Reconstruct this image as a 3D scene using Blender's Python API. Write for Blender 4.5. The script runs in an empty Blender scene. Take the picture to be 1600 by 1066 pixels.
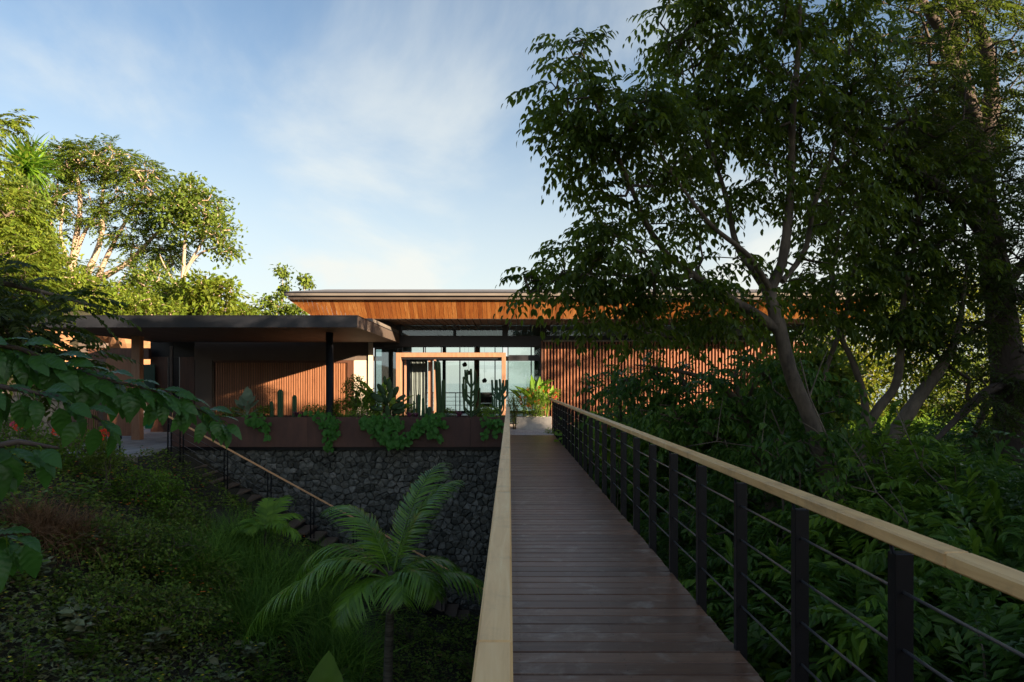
import bpy, bmesh, math, random
import numpy as np
from mathutils import Vector, Matrix, Quaternion

S = bpy.context.scene
COL = S.collection
R = math.radians
rnd = random.Random(7)
rng = np.random.default_rng(11)

# ------------------------------------------------------------------ camera
FPX, CX, CY, CH = 1100.0, 796.0, 598.0, 1.5
cam = bpy.data.cameras.new('camera')
camo = bpy.data.objects.new('camera', cam)
COL.objects.link(camo)
camo.location = (0, 0, CH)
camo.rotation_euler = (R(90), 0, 0)
cam.sensor_width = 36
cam.lens = 36 * FPX / 1600
cam.shift_x = (800 - CX) / 1600
cam.shift_y = (CY - 533) / 1600
cam.clip_start = 0.05
cam.clip_end = 60000
S.camera = camo

# ------------------------------------------------------------------ world, sun, exposure
TO_SUN = Vector((1.4, -1.0, 0.41)).normalized()
SUN_EL = math.asin(TO_SUN.z)
SUN_AZ = math.atan2(TO_SUN.x, TO_SUN.y)
W = bpy.data.worlds.new("World")
S.world = W
W.use_nodes = True
wn, wl = W.node_tree.nodes, W.node_tree.links
bg = wn['Background']
sky = wn.new('ShaderNodeTexSky')
sky.sky_type = 'NISHITA'
sky.sun_disc = False
sky.sun_elevation = SUN_EL
sky.sun_rotation = SUN_AZ
sky.air_density = 1.0
sky.dust_density = 1.0
sky.ozone_density = 1.6
tc = wn.new('ShaderNodeTexCoord')
sep = wn.new('ShaderNodeSeparateXYZ')
wl.new(tc.outputs['Generated'], sep.inputs[0])
# wispy clouds laid on a high plane: direction / (z + k)
zz = wn.new('ShaderNodeMath'); zz.operation = 'MAXIMUM'; zz.inputs[1].default_value = 0.0
wl.new(sep.outputs['Z'], zz.inputs[0])
za = wn.new('ShaderNodeMath'); za.operation = 'ADD'; za.inputs[1].default_value = 0.22
wl.new(zz.outputs[0], za.inputs[0])
dv = wn.new('ShaderNodeVectorMath'); dv.operation = 'DIVIDE'
cmb = wn.new('ShaderNodeCombineXYZ')
for i in range(3):
    wl.new(za.outputs[0], cmb.inputs[i])
wl.new(tc.outputs['Generated'], dv.inputs[0]); wl.new(cmb.outputs[0], dv.inputs[1])
mp = wn.new('ShaderNodeMapping')
mp.inputs['Rotation'].default_value = (0, 0, R(14))
mp.inputs['Scale'].default_value = (1.25, 0.72, 1.0)
mp.inputs['Location'].default_value = (0.35, 0.2, 0)
wl.new(dv.outputs[0], mp.inputs[0])
n1 = wn.new('ShaderNodeTexNoise'); n1.inputs['Scale'].default_value = 1.35
n1.inputs['Detail'].default_value = 7; n1.inputs['Roughness'].default_value = 0.55
n1.inputs['Distortion'].default_value = 0.35
wl.new(mp.outputs[0], n1.inputs[0])
cr = wn.new('ShaderNodeMapRange'); cr.interpolation_type = 'SMOOTHSTEP'
cr.inputs['From Min'].default_value = 0.46; cr.inputs['From Max'].default_value = 0.78
cr.inputs['To Max'].default_value = 0.58
wl.new(n1.outputs[0], cr.inputs[0])
hz = wn.new('ShaderNodeMapRange'); hz.interpolation_type = 'SMOOTHSTEP'       # thin high veil thickening to the horizon
hz.inputs['From Min'].default_value = 0.0; hz.inputs['From Max'].default_value = 0.46
hz.inputs['To Min'].default_value = 0.80; hz.inputs['To Max'].default_value = 0.0
wl.new(zz.outputs[0], hz.inputs[0])
mx = wn.new('ShaderNodeMath'); mx.operation = 'MAXIMUM'
sc1 = wn.new('ShaderNodeMath'); sc1.operation = 'ADD'; sc1.use_clamp = True
wl.new(cr.outputs[0], sc1.inputs[0]); wl.new(hz.outputs[0], sc1.inputs[1])
mixc = wn.new('ShaderNodeMix'); mixc.data_type = 'RGBA'
wl.new(sc1.outputs[0], mixc.inputs[0])
hs = wn.new('ShaderNodeHueSaturation'); hs.inputs['Saturation'].default_value = 0.98; hs.inputs['Value'].default_value = 0.375
wl.new(sky.outputs[0], hs.inputs['Color'])
wl.new(hs.outputs[0], mixc.inputs[6])
mixc.inputs[7].default_value = (1.62, 1.68, 1.60, 1)
wl.new(mixc.outputs[2], bg.inputs[0])
bg.inputs[1].default_value = 0.10

sd = bpy.data.lights.new('sun', 'SUN')
sd.energy = 3.6
sd.angle = R(0.5)
sd.color = (1.0, 0.76, 0.52)
so = bpy.data.objects.new('sun', sd)
COL.objects.link(so)
so.rotation_euler = TO_SUN.to_track_quat('Z', 'Y').to_euler()
so.location = (10, -10, 12)
S.view_settings.view_transform = 'Standard'
S.view_settings.look = 'None'
S.view_settings.gamma = 1
S.view_settings.use_curve_mapping = False
S.view_settings.exposure = 2.5
S.cycles.max_bounces = 6
S.cycles.transparent_max_bounces = 16

# ------------------------------------------------------------------ helpers
def P(px, py, Y):
    """point at depth Y seen at pixel px, py of the 1600 wide photograph"""
    return Vector(((px - CX) * Y / FPX, Y, CH + (CY - py) * Y / FPX))

def thing(name, label, cat, loc=(0, 0, 0), group=None, kind=None):
    o = bpy.data.objects.new(name, None)
    o.empty_display_size = 0.2
    COL.objects.link(o)
    o.location = loc
    tag(o, label, cat, group, kind)
    return o

def tag(o, label=None, cat=None, group=None, kind=None):
    if label: o['label'] = label
    if cat: o['category'] = cat
    if group: o['group'] = group
    if kind: o['kind'] = kind
    return o

def raw(name, V, F, mat, smooth=False):
    """F: (m,3) or (m,4) int array, or a list of such arrays"""
    V = np.asarray(V, dtype=np.float32).reshape(-1, 3)
    Fs = F if isinstance(F, list) and len(F) and isinstance(F[0], np.ndarray) else [np.asarray(F, dtype=np.int32)]
    me = bpy.data.meshes.new(name)
    me.vertices.add(len(V)); me.vertices.foreach_set('co', V.ravel())
    nl = sum(f.size for f in Fs); npoly = sum(len(f) for f in Fs)
    me.loops.add(nl); me.loops.foreach_set('vertex_index', np.concatenate([f.ravel() for f in Fs]).astype(np.int32))
    me.polygons.add(npoly)
    tot = np.concatenate([np.full(len(f), f.shape[1], dtype=np.int32) for f in Fs])
    st = np.concatenate([[0], np.cumsum(tot)[:-1]]).astype(np.int32)
    me.polygons.foreach_set('loop_start', st)
    try:
        me.polygons.foreach_set('loop_total', tot)
    except Exception:
        pass
    me.update(calc_edges=True)
    me.validate()
    me.polygons.foreach_set('use_smooth', np.full(len(me.polygons), bool(smooth)))
    if mat: me.materials.append(mat)
    return me

def put(name, me, parent=None, loc=(0, 0, 0), rot=None):
    o = bpy.data.objects.new(name, me)
    COL.objects.link(o)
    if parent is not None: o.parent = parent
    o.location = loc
    if rot is not None: o.rotation_euler = rot
    return o

def wloc(o):
    v = Vector(o.location)
    while o.parent is not None:
        o = o.parent
        v += Vector(o.location)
    return v

BOXF = np.array([[0, 3, 2, 1], [4, 5, 6, 7], [0, 1, 5, 4], [1, 2, 6, 5], [2, 3, 7, 6], [3, 0, 4, 7]])
def bev(me, w):
    bm = bmesh.new(); bm.from_mesh(me)
    bmesh.ops.bevel(bm, geom=list(bm.edges), offset=w, segments=1, affect='EDGES', profile=0.5)
    bm.to_mesh(me); bm.free(); me.update()
    return me

def boxmesh(name, sx, sy, sz, mat, bevel=0.0):
    x, y, z = sx / 2, sy / 2, sz / 2
    V = [(-x, -y, -z), (x, -y, -z), (x, y, -z), (-x, y, -z), (-x, -y, z), (x, -y, z), (x, y, z), (-x, y, z)]
    me = raw(name, V, BOXF, mat)
    if bevel: bev(me, bevel)
    return me

def box(name, x0, x1, y0, y1, z0, z1, mat, parent=None, bevel=0.0):
    me = boxmesh(name, x1 - x0, y1 - y0, z1 - z0, mat, bevel)
    c = Vector(((x0 + x1) / 2, (y0 + y1) / 2, (z0 + z1) / 2))
    if parent is not None: c -= wloc(parent)
    return put(name, me, parent, c)

def hexa(name, pts, mat, parent=None, bevel=0.0):
    """8 world points: bottom ring 4, top ring 4"""
    pts = [Vector(p) for p in pts]
    c = sum(pts, Vector()) / 8
    me = raw(name, [tuple(p - c) for p in pts], BOXF, mat)
    if bevel: bev(me, bevel)
    if parent is not None: c = c - wloc(parent)
    return put(name, me, parent, c)

def bar(name, a, b, w, h, mat, parent=None, bevel=0.0):
    """bar of width w (horizontal across) and height h along a-b"""
    a, b = Vector(a), Vector(b)
    d = (b - a).normalized()
    s = d.cross(Vector((0, 0, 1)))
    s = s.normalized() if s.length > 1e-4 else Vector((1, 0, 0))
    u = s.cross(d).normalized()
    s *= w / 2; u *= h / 2
    return hexa(name, [a - s - u, a + s - u, b + s - u, b - s - u, a - s + u, a + s + u, b + s + u, b - s + u][:8], mat, parent, bevel)

class Tubes:
    def __init__(s): s.V = []; s.F = []; s.n = 0
    def add(s, pts, rad, sides=6, cap=True):
        pts = np.asarray([tuple(p) for p in pts], dtype=float); k = len(pts)
        rad = np.broadcast_to(np.asarray(rad, dtype=float), (k,))
        t = np.gradient(pts, axis=0); t /= (np.linalg.norm(t, axis=1)[:, None] + 1e-9)
        ref = np.array([0.0, 0, 1]) if abs(t[0][2]) < 0.9 else np.array([1.0, 0, 0])
        a = np.cross(t, ref); a /= (np.linalg.norm(a, axis=1)[:, None] + 1e-9)
        b = np.cross(t, a)
        ang = np.linspace(0, 2 * math.pi, sides, endpoint=False)
        ring = pts[:, None, :] + rad[:, None, None] * (np.cos(ang)[None, :, None] * a[:, None, :] + np.sin(ang)[None, :, None] * b[:, None, :])
        s.V.append(ring.reshape(-1, 3))
        i = np.arange(k - 1)[:, None] * sides; j = np.arange(sides)[None, :]; j2 = (j + 1) % sides
        q = np.stack([i + j, i + j2, i + sides + j2, i + sides + j], axis=-1).reshape(-1, 4) + s.n
        s.F.append(q)
        s.n += k * sides
        if cap:
            for base, last in ((0, 0), (k - 1, 1)):
                c = pts[base]
                s.V.append(c[None, :])
                jj = np.arange(sides); o = s.n - k * sides - (0 if base == 0 else 1)
                r0 = (s.n - k * sides if base == 0 else s.n - 1 - k * sides) + base * sides
                tri = np.stack([r0 + jj, r0 + (jj + 1) % sides, np.full(sides, s.n), np.full(sides, s.n)], axis=-1)
                s.F.append(tri[:, :3] if False else tri)
                s.n += 1
    def mesh(s, name, mat, origin=(0, 0, 0), smooth=True):
        V = np.concatenate(s.V) - np.asarray(tuple(origin))[None, :]
        q = np.concatenate(s.F)
        tri = q[:, 2] == q[:, 3]
        Fs = [q[~tri]] + ([q[tri][:, :3]] if tri.any() else [])
        return raw(name, V, Fs, mat, smooth)

def tubeobj(name, pts, rad, mat, parent=None, sides=6):
    t = Tubes(); t.add(pts, rad, sides)
    org = wloc(parent) if parent is not None else Vector((0, 0, 0))
    return put(name, t.mesh(name, mat, org), parent)

# ---- leaves
def tmpl_oval(w=0.42, fold=0.10, bend=0.12):
    V = np.array([(0, 0, 0), (0, .35, -fold * .3 - bend * .1), (0, .7, -bend * .5), (0, 1, -bend),
                  (-w * .46, .30, fold), (-w * .42, .66, fold * .6 - bend * .3), (w * .46, .30, fold), (w * .42, .66, fold * .6 - bend * .3)])
    F = np.array([[0, 1, 4, 4], [0, 6, 1, 1], [1, 2, 5, 4], [1, 6, 7, 2], [2, 3, 5, 5], [2, 7, 3, 3]])
    return V, F
def tmpl_dia(w=0.45, bend=0.1):
    V = np.array([(0, 0, 0), (-w / 2, .45, .04), (0, 1, -bend), (w / 2, .45, .04)])
    F = np.array([[0, 3, 2, 1]])
    return V, F
def tmpl_strip(w=0.06, bend=0.5, seg=4):
    V = []; F = []
    for i in range(seg + 1):
        t = i / seg
        ww = w / 2 * (1 - t ** 2.2) * (0.55 + 0.45 * min(1, t * 5)) + 0.0006
        y = t * (1 - 0.25 * bend * t); z = -bend * t * t * 0.6
        V += [(-ww, y, z), (ww, y, z)]
        if i: F.append([2 * i - 2, 2 * i - 1, 2 * i + 1, 2 * i])
    return np.array(V), np.array(F)
def tmpl_big(lobes=0.0, w=0.62, ns=24, pleat=.016, bend=.30):
    """broad ovate leaf, folded on the midrib, pleated along its side veins, pointed tip"""
    V = []; F = []; us = (-1, -.72, -.36, 0, .36, .72, 1)
    for i in range(ns + 1):
        t = i / ns
        ww = w / 2 * (math.sin(math.pi * t ** .80) ** .75 if 0 < t < 1 else 0) * (1 - .35 * t ** 3) + .003
        for u in us:
            y = t + .06 * abs(u) * (1 - t); ph = (t - .16 * abs(u)) * 12 * math.pi
            z = -bend * t * t + abs(u) * ww * .30 - u * u * ww * .22 + pleat * math.cos(ph) * min(1, abs(u) * 2.5) * (ww * 5.2)
            V.append((u * ww * (1 + .02 * math.cos(ph * .5)), y, z))
        if i:
            for k in range(6):
                a = 7 * (i - 1) + k; F.append([a, a + 1, a + 8, a + 7])
    return np.array(V), np.array(F)

def unit(a): return a / (np.linalg.norm(a, axis=-1, keepdims=True) + 1e-9)
def leafarr(pos, d, n, size, tm, wscale=None):
    """instances of template -> V, quads"""
    V, F = tm
    pos = np.asarray(pos, float); N = len(pos)
    d = unit(np.asarray(d, float)); n = np.asarray(n, float)
    x = unit(np.cross(d, n)); z = np.cross(x, d)
    size = np.broadcast_to(np.asarray(size, float), (N,))
    sx = size if wscale is None else size * wscale
    out = pos[:, None, :] + V[None, :, 0:1] * sx[:, None, None] * x[:, None, :] + V[None, :, 1:2] * size[:, None, None] * d[:, None, :] + V[None, :, 2:3] * size[:, None, None] * z[:, None, :]
    Fo = F[None] + (np.arange(N) * len(V))[:, None, None]
    return out.reshape(-1, 3), Fo.reshape(-1, F.shape[1])
def leafmesh(name, parts, mat, origin=(0, 0, 0), smooth=False):
    Vs = []; Fs = []; n = 0
    for V, F in parts:
        Vs.append(V); Fs.append(F + n); n += len(V)
    V = np.concatenate(Vs) - np.asarray(tuple(origin))[None, :]
    F = np.concatenate(Fs)
    tri = F[:, 2] == F[:, 3]
    L = []
    if (~tri).any(): L.append(F[~tri])
    if tri.any(): L.append(F[tri][:, :3])
    return raw(name, V, L, mat, smooth)
def compound(pos, d, L, pairs, s, droop=0.35, tm=None, spread=1.0, drop=0.25, rg=rng):
    """pinnate leaves: rachis from pos along d, drooping; leaflets in pairs"""
    pos = np.asarray(pos, float); d = unit(np.asarray(d, float)); N = len(pos)
    L = np.broadcast_to(np.asarray(L, float), (N,))
    up = np.array([0, 0, 1.0])
    side = unit(np.cross(d, up) + rg.normal(0, .15, (N, 3)))
    out = []
    PP = []; DD = []; SS = []
    for k in range(pairs + 1):
        t = 0.18 + 0.82 * k / pairs
        p = pos + d * (t * L)[:, None] - up[None] * (droop * t * t * L)[:, None]
        dd = unit(d - up * (2 * droop * t))
        sz = s * L / np.mean(L) * (0.75 + 0.5 * math.sin(math.pi * (0.15 + .8 * k / pairs)))
        if k == pairs:
            PP.append(p); DD.append(dd - up * drop); SS.append(sz)
        else:
            for sg in (-1, 1):
                PP.append(p); DD.append(dd * (.55 + .3 * t) + side * sg * spread - up * drop + rg.normal(0, .13, (N, 3))); SS.append(sz)
    PP = np.concatenate(PP); DD = np.concatenate(DD); SS = np.concatenate(SS)
    nn = up[None] + rg.normal(0, .28, PP.shape)
    SS = SS * rg.uniform(.82, 1.15, len(SS))
    return leafarr(PP, DD, nn, SS, tm if tm else tmpl_oval())

# ------------------------------------------------------------------ materials
def mat(name):
    m = bpy.data.materials.new(name); m.use_nodes = True
    return m, m.node_tree.nodes, m.node_tree.links, m.node_tree.nodes['Principled BSDF']
def rgba(c): return (c[0], c[1], c[2], 1)
def ramp(nd, stops):
    r = nd.new('ShaderNodeValToRGB'); e = r.color_ramp.elements
    while len(e) < len(stops): e.new(0.5)
    for i, (p, c) in enumerate(stops):
        e[i].position = p; e[i].color = rgba(c)
    return r
def mapping(nd, lk, scale, coord='Object'):
    t = nd.new('ShaderNodeTexCoord'); m = nd.new('ShaderNodeMapping'); m.inputs['Scale'].default_value = scale
    lk.new(t.outputs[coord], m.inputs[0]); return m
def noise(nd, lk, vec, scale, detail=4, rough=.55, dist=0):
    n = nd.new('ShaderNodeTexNoise'); n.inputs['Scale'].default_value = scale; n.inputs['Detail'].default_value = detail
    n.inputs['Roughness'].default_value = rough; n.inputs['Distortion'].default_value = dist
    if vec is not None: lk.new(vec, n.inputs[0])
    return n
def mixrgb(nd, lk, a, b, fac, mode='MIX'):
    m = nd.new('ShaderNodeMix'); m.data_type = 'RGBA'; m.blend_type = mode
    for src, i in ((a, 6), (b, 7)):
        if isinstance(src, tuple): m.inputs[i].default_value = rgba(src)
        else: lk.new(src, m.inputs[i])
    if isinstance(fac, (int, float)): m.inputs[0].default_value = fac
    else: lk.new(fac, m.inputs[0])
    return m.outputs[2]
def bump(nd, lk, h, bsdf, strength=.3, dist=.01):
    b = nd.new('ShaderNodeBump'); b.inputs['Strength'].default_value = strength; b.inputs['Distance'].default_value = dist
    lk.new(h, b.inputs['Height']); lk.new(b.outputs[0], bsdf.inputs['Normal'])

def plain(name, c, rough=.6, metal=0, var=.25, scale=3, bmp=.1, spec=.5):
    m, nd, lk, b = mat(name)
    mp_ = mapping(nd, lk, (1, 1, 1)); n = noise(nd, lk, mp_.outputs[0], scale, 6)
    r = ramp(nd, [(.3, tuple(x * (1 - var) for x in c)), (.7, tuple(min(1, x * (1 + var)) for x in c))])
    lk.new(n.outputs[0], r.inputs[0]); lk.new(r.outputs[0], b.inputs['Base Color'])
    b.inputs['Roughness'].default_value = rough; b.inputs['Metallic'].default_value = metal
    b.inputs['Specular IOR Level'].default_value = spec
    if bmp:
        n2 = noise(nd, lk, mp_.outputs[0], scale * 14, 5); bump(nd, lk, n2.outputs[0], b, bmp, .01)
    return m

def wood(name, stops, grain=(1, 14, 14), rough=.5, wear=None, objvar=1.0, bmp=.15, spec=.5, coat=0.0):
    """grain stretched along the axis with the small scale; hue per object from random"""
    m, nd, lk, b = mat(name)
    oi = nd.new('ShaderNodeObjectInfo')
    t = nd.new('ShaderNodeTexCoord')
    ad = nd.new('ShaderNodeVectorMath'); ad.operation = 'MULTIPLY_ADD'
    cx = nd.new('ShaderNodeCombineXYZ')
    for i in range(3): lk.new(oi.outputs['Random'], cx.inputs[i])
    lk.new(cx.outputs[0], ad.inputs[0]); ad.inputs[1].default_value = (37, 53, 91); lk.new(t.outputs['Object'], ad.inputs[2])
    mp_ = nd.new('ShaderNodeMapping'); mp_.inputs['Scale'].default_value = grain; lk.new(ad.outputs[0], mp_.inputs[0])
    n = noise(nd, lk, mp_.outputs[0], 2.2, 8, .62, .6)
    mm = nd.new('ShaderNodeMath'); mm.operation = 'MULTIPLY_ADD'; mm.inputs[1].default_value = .42 * objvar
    lk.new(oi.outputs['Random'], mm.inputs[0])
    mr = nd.new('ShaderNodeMapRange'); mr.inputs['From Min'].default_value = .3; mr.inputs['From Max'].default_value = .7
    mr.inputs['To Max'].default_value = 1 - .42 * objvar; lk.new(n.outputs[0], mr.inputs[0]); lk.new(mr.outputs[0], mm.inputs[2])
    r = ramp(nd, stops); lk.new(mm.outputs[0], r.inputs[0])
    col = r.outputs[0]
    rough_out = None
    if wear:
        wn_ = noise(nd, lk, ad.outputs[0], wear[1], 9, .68, .4)
        wr = nd.new('ShaderNodeMapRange'); wr.interpolation_type = 'SMOOTHSTEP'
        wr.inputs['From Min'].default_value = .50; wr.inputs['From Max'].default_value = .75; wr.inputs['To Max'].default_value = wear[2]
        lk.new(wn_.outputs[0], wr.inputs[0])
        col = mixrgb(nd, lk, col, wear[0], wr.outputs[0])
    lk.new(col, b.inputs['Base Color'])
    b.inputs['Roughness'].default_value = rough; b.inputs['Specular IOR Level'].default_value = spec
    if coat: b.inputs['Coat Weight'].default_value = coat; b.inputs['Coat Roughness'].default_value = .25
    bump(nd, lk, n.outputs[0], b, bmp, .004)
    return m

def leafmat(name, cols, trans=.35, rough=.45, tint=(.30, .50, .05), spec=.18, vein=False, spec2=None):
    m, nd, lk, b = mat(name)
    g = nd.new('ShaderNodeNewGeometry')
    n = len(cols)
    r = ramp(nd, [(i / max(1, n - 1), c) for i, c in enumerate(cols)])
    lk.new(g.outputs['Random Per Island'], r.inputs[0])
    t = mapping(nd, lk, (1, 1, 1)); nz = noise(nd, lk, t.outputs[0], 1.1, 3)
    hsv = nd.new('ShaderNodeHueSaturation'); lk.new(r.outputs[0], hsv.inputs['Color'])
    mr = nd.new('ShaderNodeMapRange'); mr.inputs['From Min'].default_value = .3; mr.inputs['From Max'].default_value = .7
    mr.inputs['To Min'].default_value = .65; mr.inputs['To Max'].default_value = 1.35
    lk.new(nz.outputs[0], mr.inputs[0]); lk.new(mr.outputs[0], hsv.inputs['Value'])
    lk.new(hsv.outputs[0], b.inputs['Base Color'])
    b.inputs['Roughness'].default_value = rough; b.inputs['Specular IOR Level'].default_value = spec
    if trans > 0:
        tr = nd.new('ShaderNodeBsdfTranslucent')
        tc_ = mixrgb(nd, lk, hsv.outputs[0], tint, .55)
        lk.new(tc_, tr.inputs[0])
        ms = nd.new('ShaderNodeMixShader'); ms.inputs[0].default_value = trans
        lk.new(b.outputs[0], ms.inputs[1]); lk.new(tr.outputs[0], ms.inputs[2])
        lk.new(ms.outputs[0], nd['Material Output'].inputs[0])
    if vein:
        v = noise(nd, lk, t.outputs[0], 40, 3); bump(nd, lk, v.outputs[0], b, .3, .006)
    return m

def bark(name, c1, c2, scale=6, s=(1, 1, .35)):
    m, nd, lk, b = mat(name)
    mp_ = mapping(nd, lk, s); n = noise(nd, lk, mp_.outputs[0], scale, 8, .65, .3)
    r = ramp(nd, [(.32, c1), (.68, c2)]); lk.new(n.outputs[0], r.inputs[0]); lk.new(r.outputs[0], b.inputs['Base Color'])
    b.inputs['Roughness'].default_value = .85
    n2 = noise(nd, lk, mp_.outputs[0], scale * 5, 6); bump(nd, lk, n2.outputs[0], b, .5, .02)
    return m

def glassmat(name, tint=(.80, .88, .86), refl=.12):
    m, nd, lk, b = mat(name); nd.remove(b)
    tr = nd.new('ShaderNodeBsdfTransparent'); tr.inputs[0].default_value = rgba(tint)
    gl = nd.new('ShaderNodeBsdfGlossy'); gl.inputs['Roughness'].default_value = .02; gl.inputs[0].default_value = (.9, .95, 1, 1)
    fr = nd.new('ShaderNodeFresnel'); fr.inputs[0].default_value = 1.5
    mr = nd.new('ShaderNodeMath'); mr.operation = 'ADD'; mr.use_clamp = True; mr.inputs[1].default_value = refl
    lk.new(fr.outputs[0], mr.inputs[0])
    ms = nd.new('ShaderNodeMixShader'); lk.new(mr.outputs[0], ms.inputs[0]); lk.new(tr.outputs[0], ms.inputs[1]); lk.new(gl.outputs[0], ms.inputs[2])
    lk.new(ms.outputs[0], nd['Material Output'].inputs[0])
    return m

M = {}
M['deck'] = wood('deck_board_wood', [(0, (.052, .023, .012)), (.5, (.112, .054, .029)), (1, (.19, .10, .058))], (1.2, 16, 16), .40, ((.30, .25, .20), 4.5, .65), 1.15, .3, .5)
M['rail'] = wood('pale_handrail_wood', [(0, (.64, .37, .14)), (.5, (.80, .50, .21)), (1, (.87, .62, .30))], (16, .9, 16), .5, ((.27, .17, .09), 4.0, .55), .6, .3)
M['stairrail'] = wood('stair_handrail_wood', [(0, (.60, .30, .13)), (1, (.78, .44, .22))], (.9, 16, 16), .5, None, .5)
M['soffit'] = wood('soffit_cedar', [(0, (.16, .045, .012)), (.35, (.30, .095, .024)), (.7, (.44, .17, .045)), (1, (.66, .36, .13))], (18, 1.2, 1.2), .42, None, 1.15, .1)
M['slat'] = wood('screen_slat_wood', [(0, (.17, .058, .028)), (1, (.34, .14, .072))], (14, 14, .7), .5, ((.12, .045, .024), 3.5, .5), .9)
M['garage'] = wood('garage_slat_wood', [(0, (.19, .075, .035)), (1, (.36, .165, .085))], (14, 14, .7), .5, ((.13, .05, .025), 3, .5), .9)
M['portal'] = wood('portal_wood', [(0, (.24, .12, .07)), (1, (.38, .21, .125))], (6, 6, .9), .5, None, .4)
M['interwood'] = wood('interior_column_wood', [(0, (.25, .13, .08)), (1, (.40, .23, .15))], (6, 6, .7), .5, None, .4)
M['darkwood'] = wood('dark_panel_wood', [(0, (.05, .02, .012)), (1, (.12, .05, .028))], (8, 8, .6), .55, None, .6)
M['steel'] = plain('black_steel', (.005, .005, .007), .42, .0, .2, 5, .05, .3)
M['cable'] = plain('steel_rod', (.22, .23, .26), .28, .8, .1, 5, 0)
M['fascia'] = plain('blue_grey_fascia', (.014, .016, .022), .5, .1, .3, 1.2, .03)
M['ceil'] = plain('dark_soffit_board', (.085, .062, .05), .6, 0, .25, 1.5, .05)
M['roofmetal'] = plain('roof_metal', (.17, .15, .13), .5, .2, .15, .8, .03)
M['roofedge'] = plain('roof_edge_brown', (.085, .066, .055), .55, .1, .2, 1, .03)
M['ceil'].node_tree.nodes['Principled BSDF'].inputs['Roughness'].default_value = .7
M['beam'] = plain('black_beam', (.016, .017, .022), .45, .1, .2, 1, .03)
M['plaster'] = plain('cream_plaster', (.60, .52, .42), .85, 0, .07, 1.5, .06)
M['plasterdim'] = plain('taupe_and_shaded_plaster', (.115, .088, .072), .85, 0, .1, 1.5, .06)  # carport shade put into the colour of the cream plaster
M['concrete'] = plain('pale_concrete', (.42, .40, .37), .85, 0, .22, 4, .15)
M['paving'] = plain('grey_paving', (.30, .30, .31), .8, 0, .3, 2.2, .12)
M['floor'] = plain('interior_floor', (.22, .20, .18), .35, 0, .15, 1.5, .02)
M['curtain'] = plain('grey_green_curtain', (.22, .27, .27), .9, 0, .15, 2, .02)
M['tread'] = wood('stair_tread_wood', [(0, (.09, .062, .045)), (1, (.20, .14, .10))], (1, 12, 12), .6, ((.14, .10, .08), 4, .4), .8)
M['soil'] = plain('planter_soil', (.07, .055, .042), .95, 0, .5, 9, .6)
M['gravel'] = plain('river_gravel', (.33, .30, .27), .8, 0, .35, 22, .2)
M['glass'] = glassmat('window_glass', (.86, .92, .90), .03)
M['glassblue'] = glassmat('corner_glass', (.55, .68, .68), .16)
M['sphere'] = plain('dark_lamp_ball', (.05, .05, .045), .6, 0, .2, 4, .1)
M['rockface'] = plain('ochre_rock', (.30, .155, .075), .9, 0, .35, 1.1, .6)
M['green'] = plain('green_board_paint', (.02, .22, .09), .35, 0, .1, 1, 0)
M['white'] = plain('white_board_paint', (.75, .75, .72), .35, 0, .05, 1, 0)
M['red'] = leafmat('red_petal', [(.70, .05, .03), (.85, .13, .06)], .3, .5, (.9, .1, .05))
M['pink'] = leafmat('pink_petal', [(.75, .10, .20), (.85, .22, .30)], .3, .5, (.9, .2, .3))
M['orange'] = leafmat('orange_petal', [(.75, .22, .03), (.8, .12, .03)], .3, .5, (.9, .3, .05))
M['yellow'] = leafmat('yellow_petal', [(.75, .60, .04), (.8, .5, .03)], .3, .5, (.9, .7, .05))

def corten():
    m, nd, lk, b = mat('weathering_steel')
    mp_ = mapping(nd, lk, (1, 1, .4)); n = noise(nd, lk, mp_.outputs[0], 1.6, 7, .6)
    r = ramp(nd, [(.3, (.055, .027, .021)), (.55, (.085, .040, .030)), (.75, (.125, .058, .040))])
    oi = nd.new('ShaderNodeObjectInfo'); a = nd.new('ShaderNodeMath'); a.operation = 'MULTIPLY_ADD'; a.inputs[1].default_value = .22; a.inputs[2].default_value = -.11
    lk.new(oi.outputs['Random'], a.inputs[0]); a2 = nd.new('ShaderNodeMath'); lk.new(a.outputs[0], a2.inputs[0]); lk.new(n.outputs[0], a2.inputs[1])
    lk.new(a2.outputs[0], r.inputs[0])
    lk.new(r.outputs[0], b.inputs['Base Color']); b.inputs['Roughness'].default_value = .75
    n2 = noise(nd, lk, mp_.outputs[0], 60, 4); bump(nd, lk, n2.outputs[0], b, .15, .004)
    return m
M['corten'] = corten()
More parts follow.
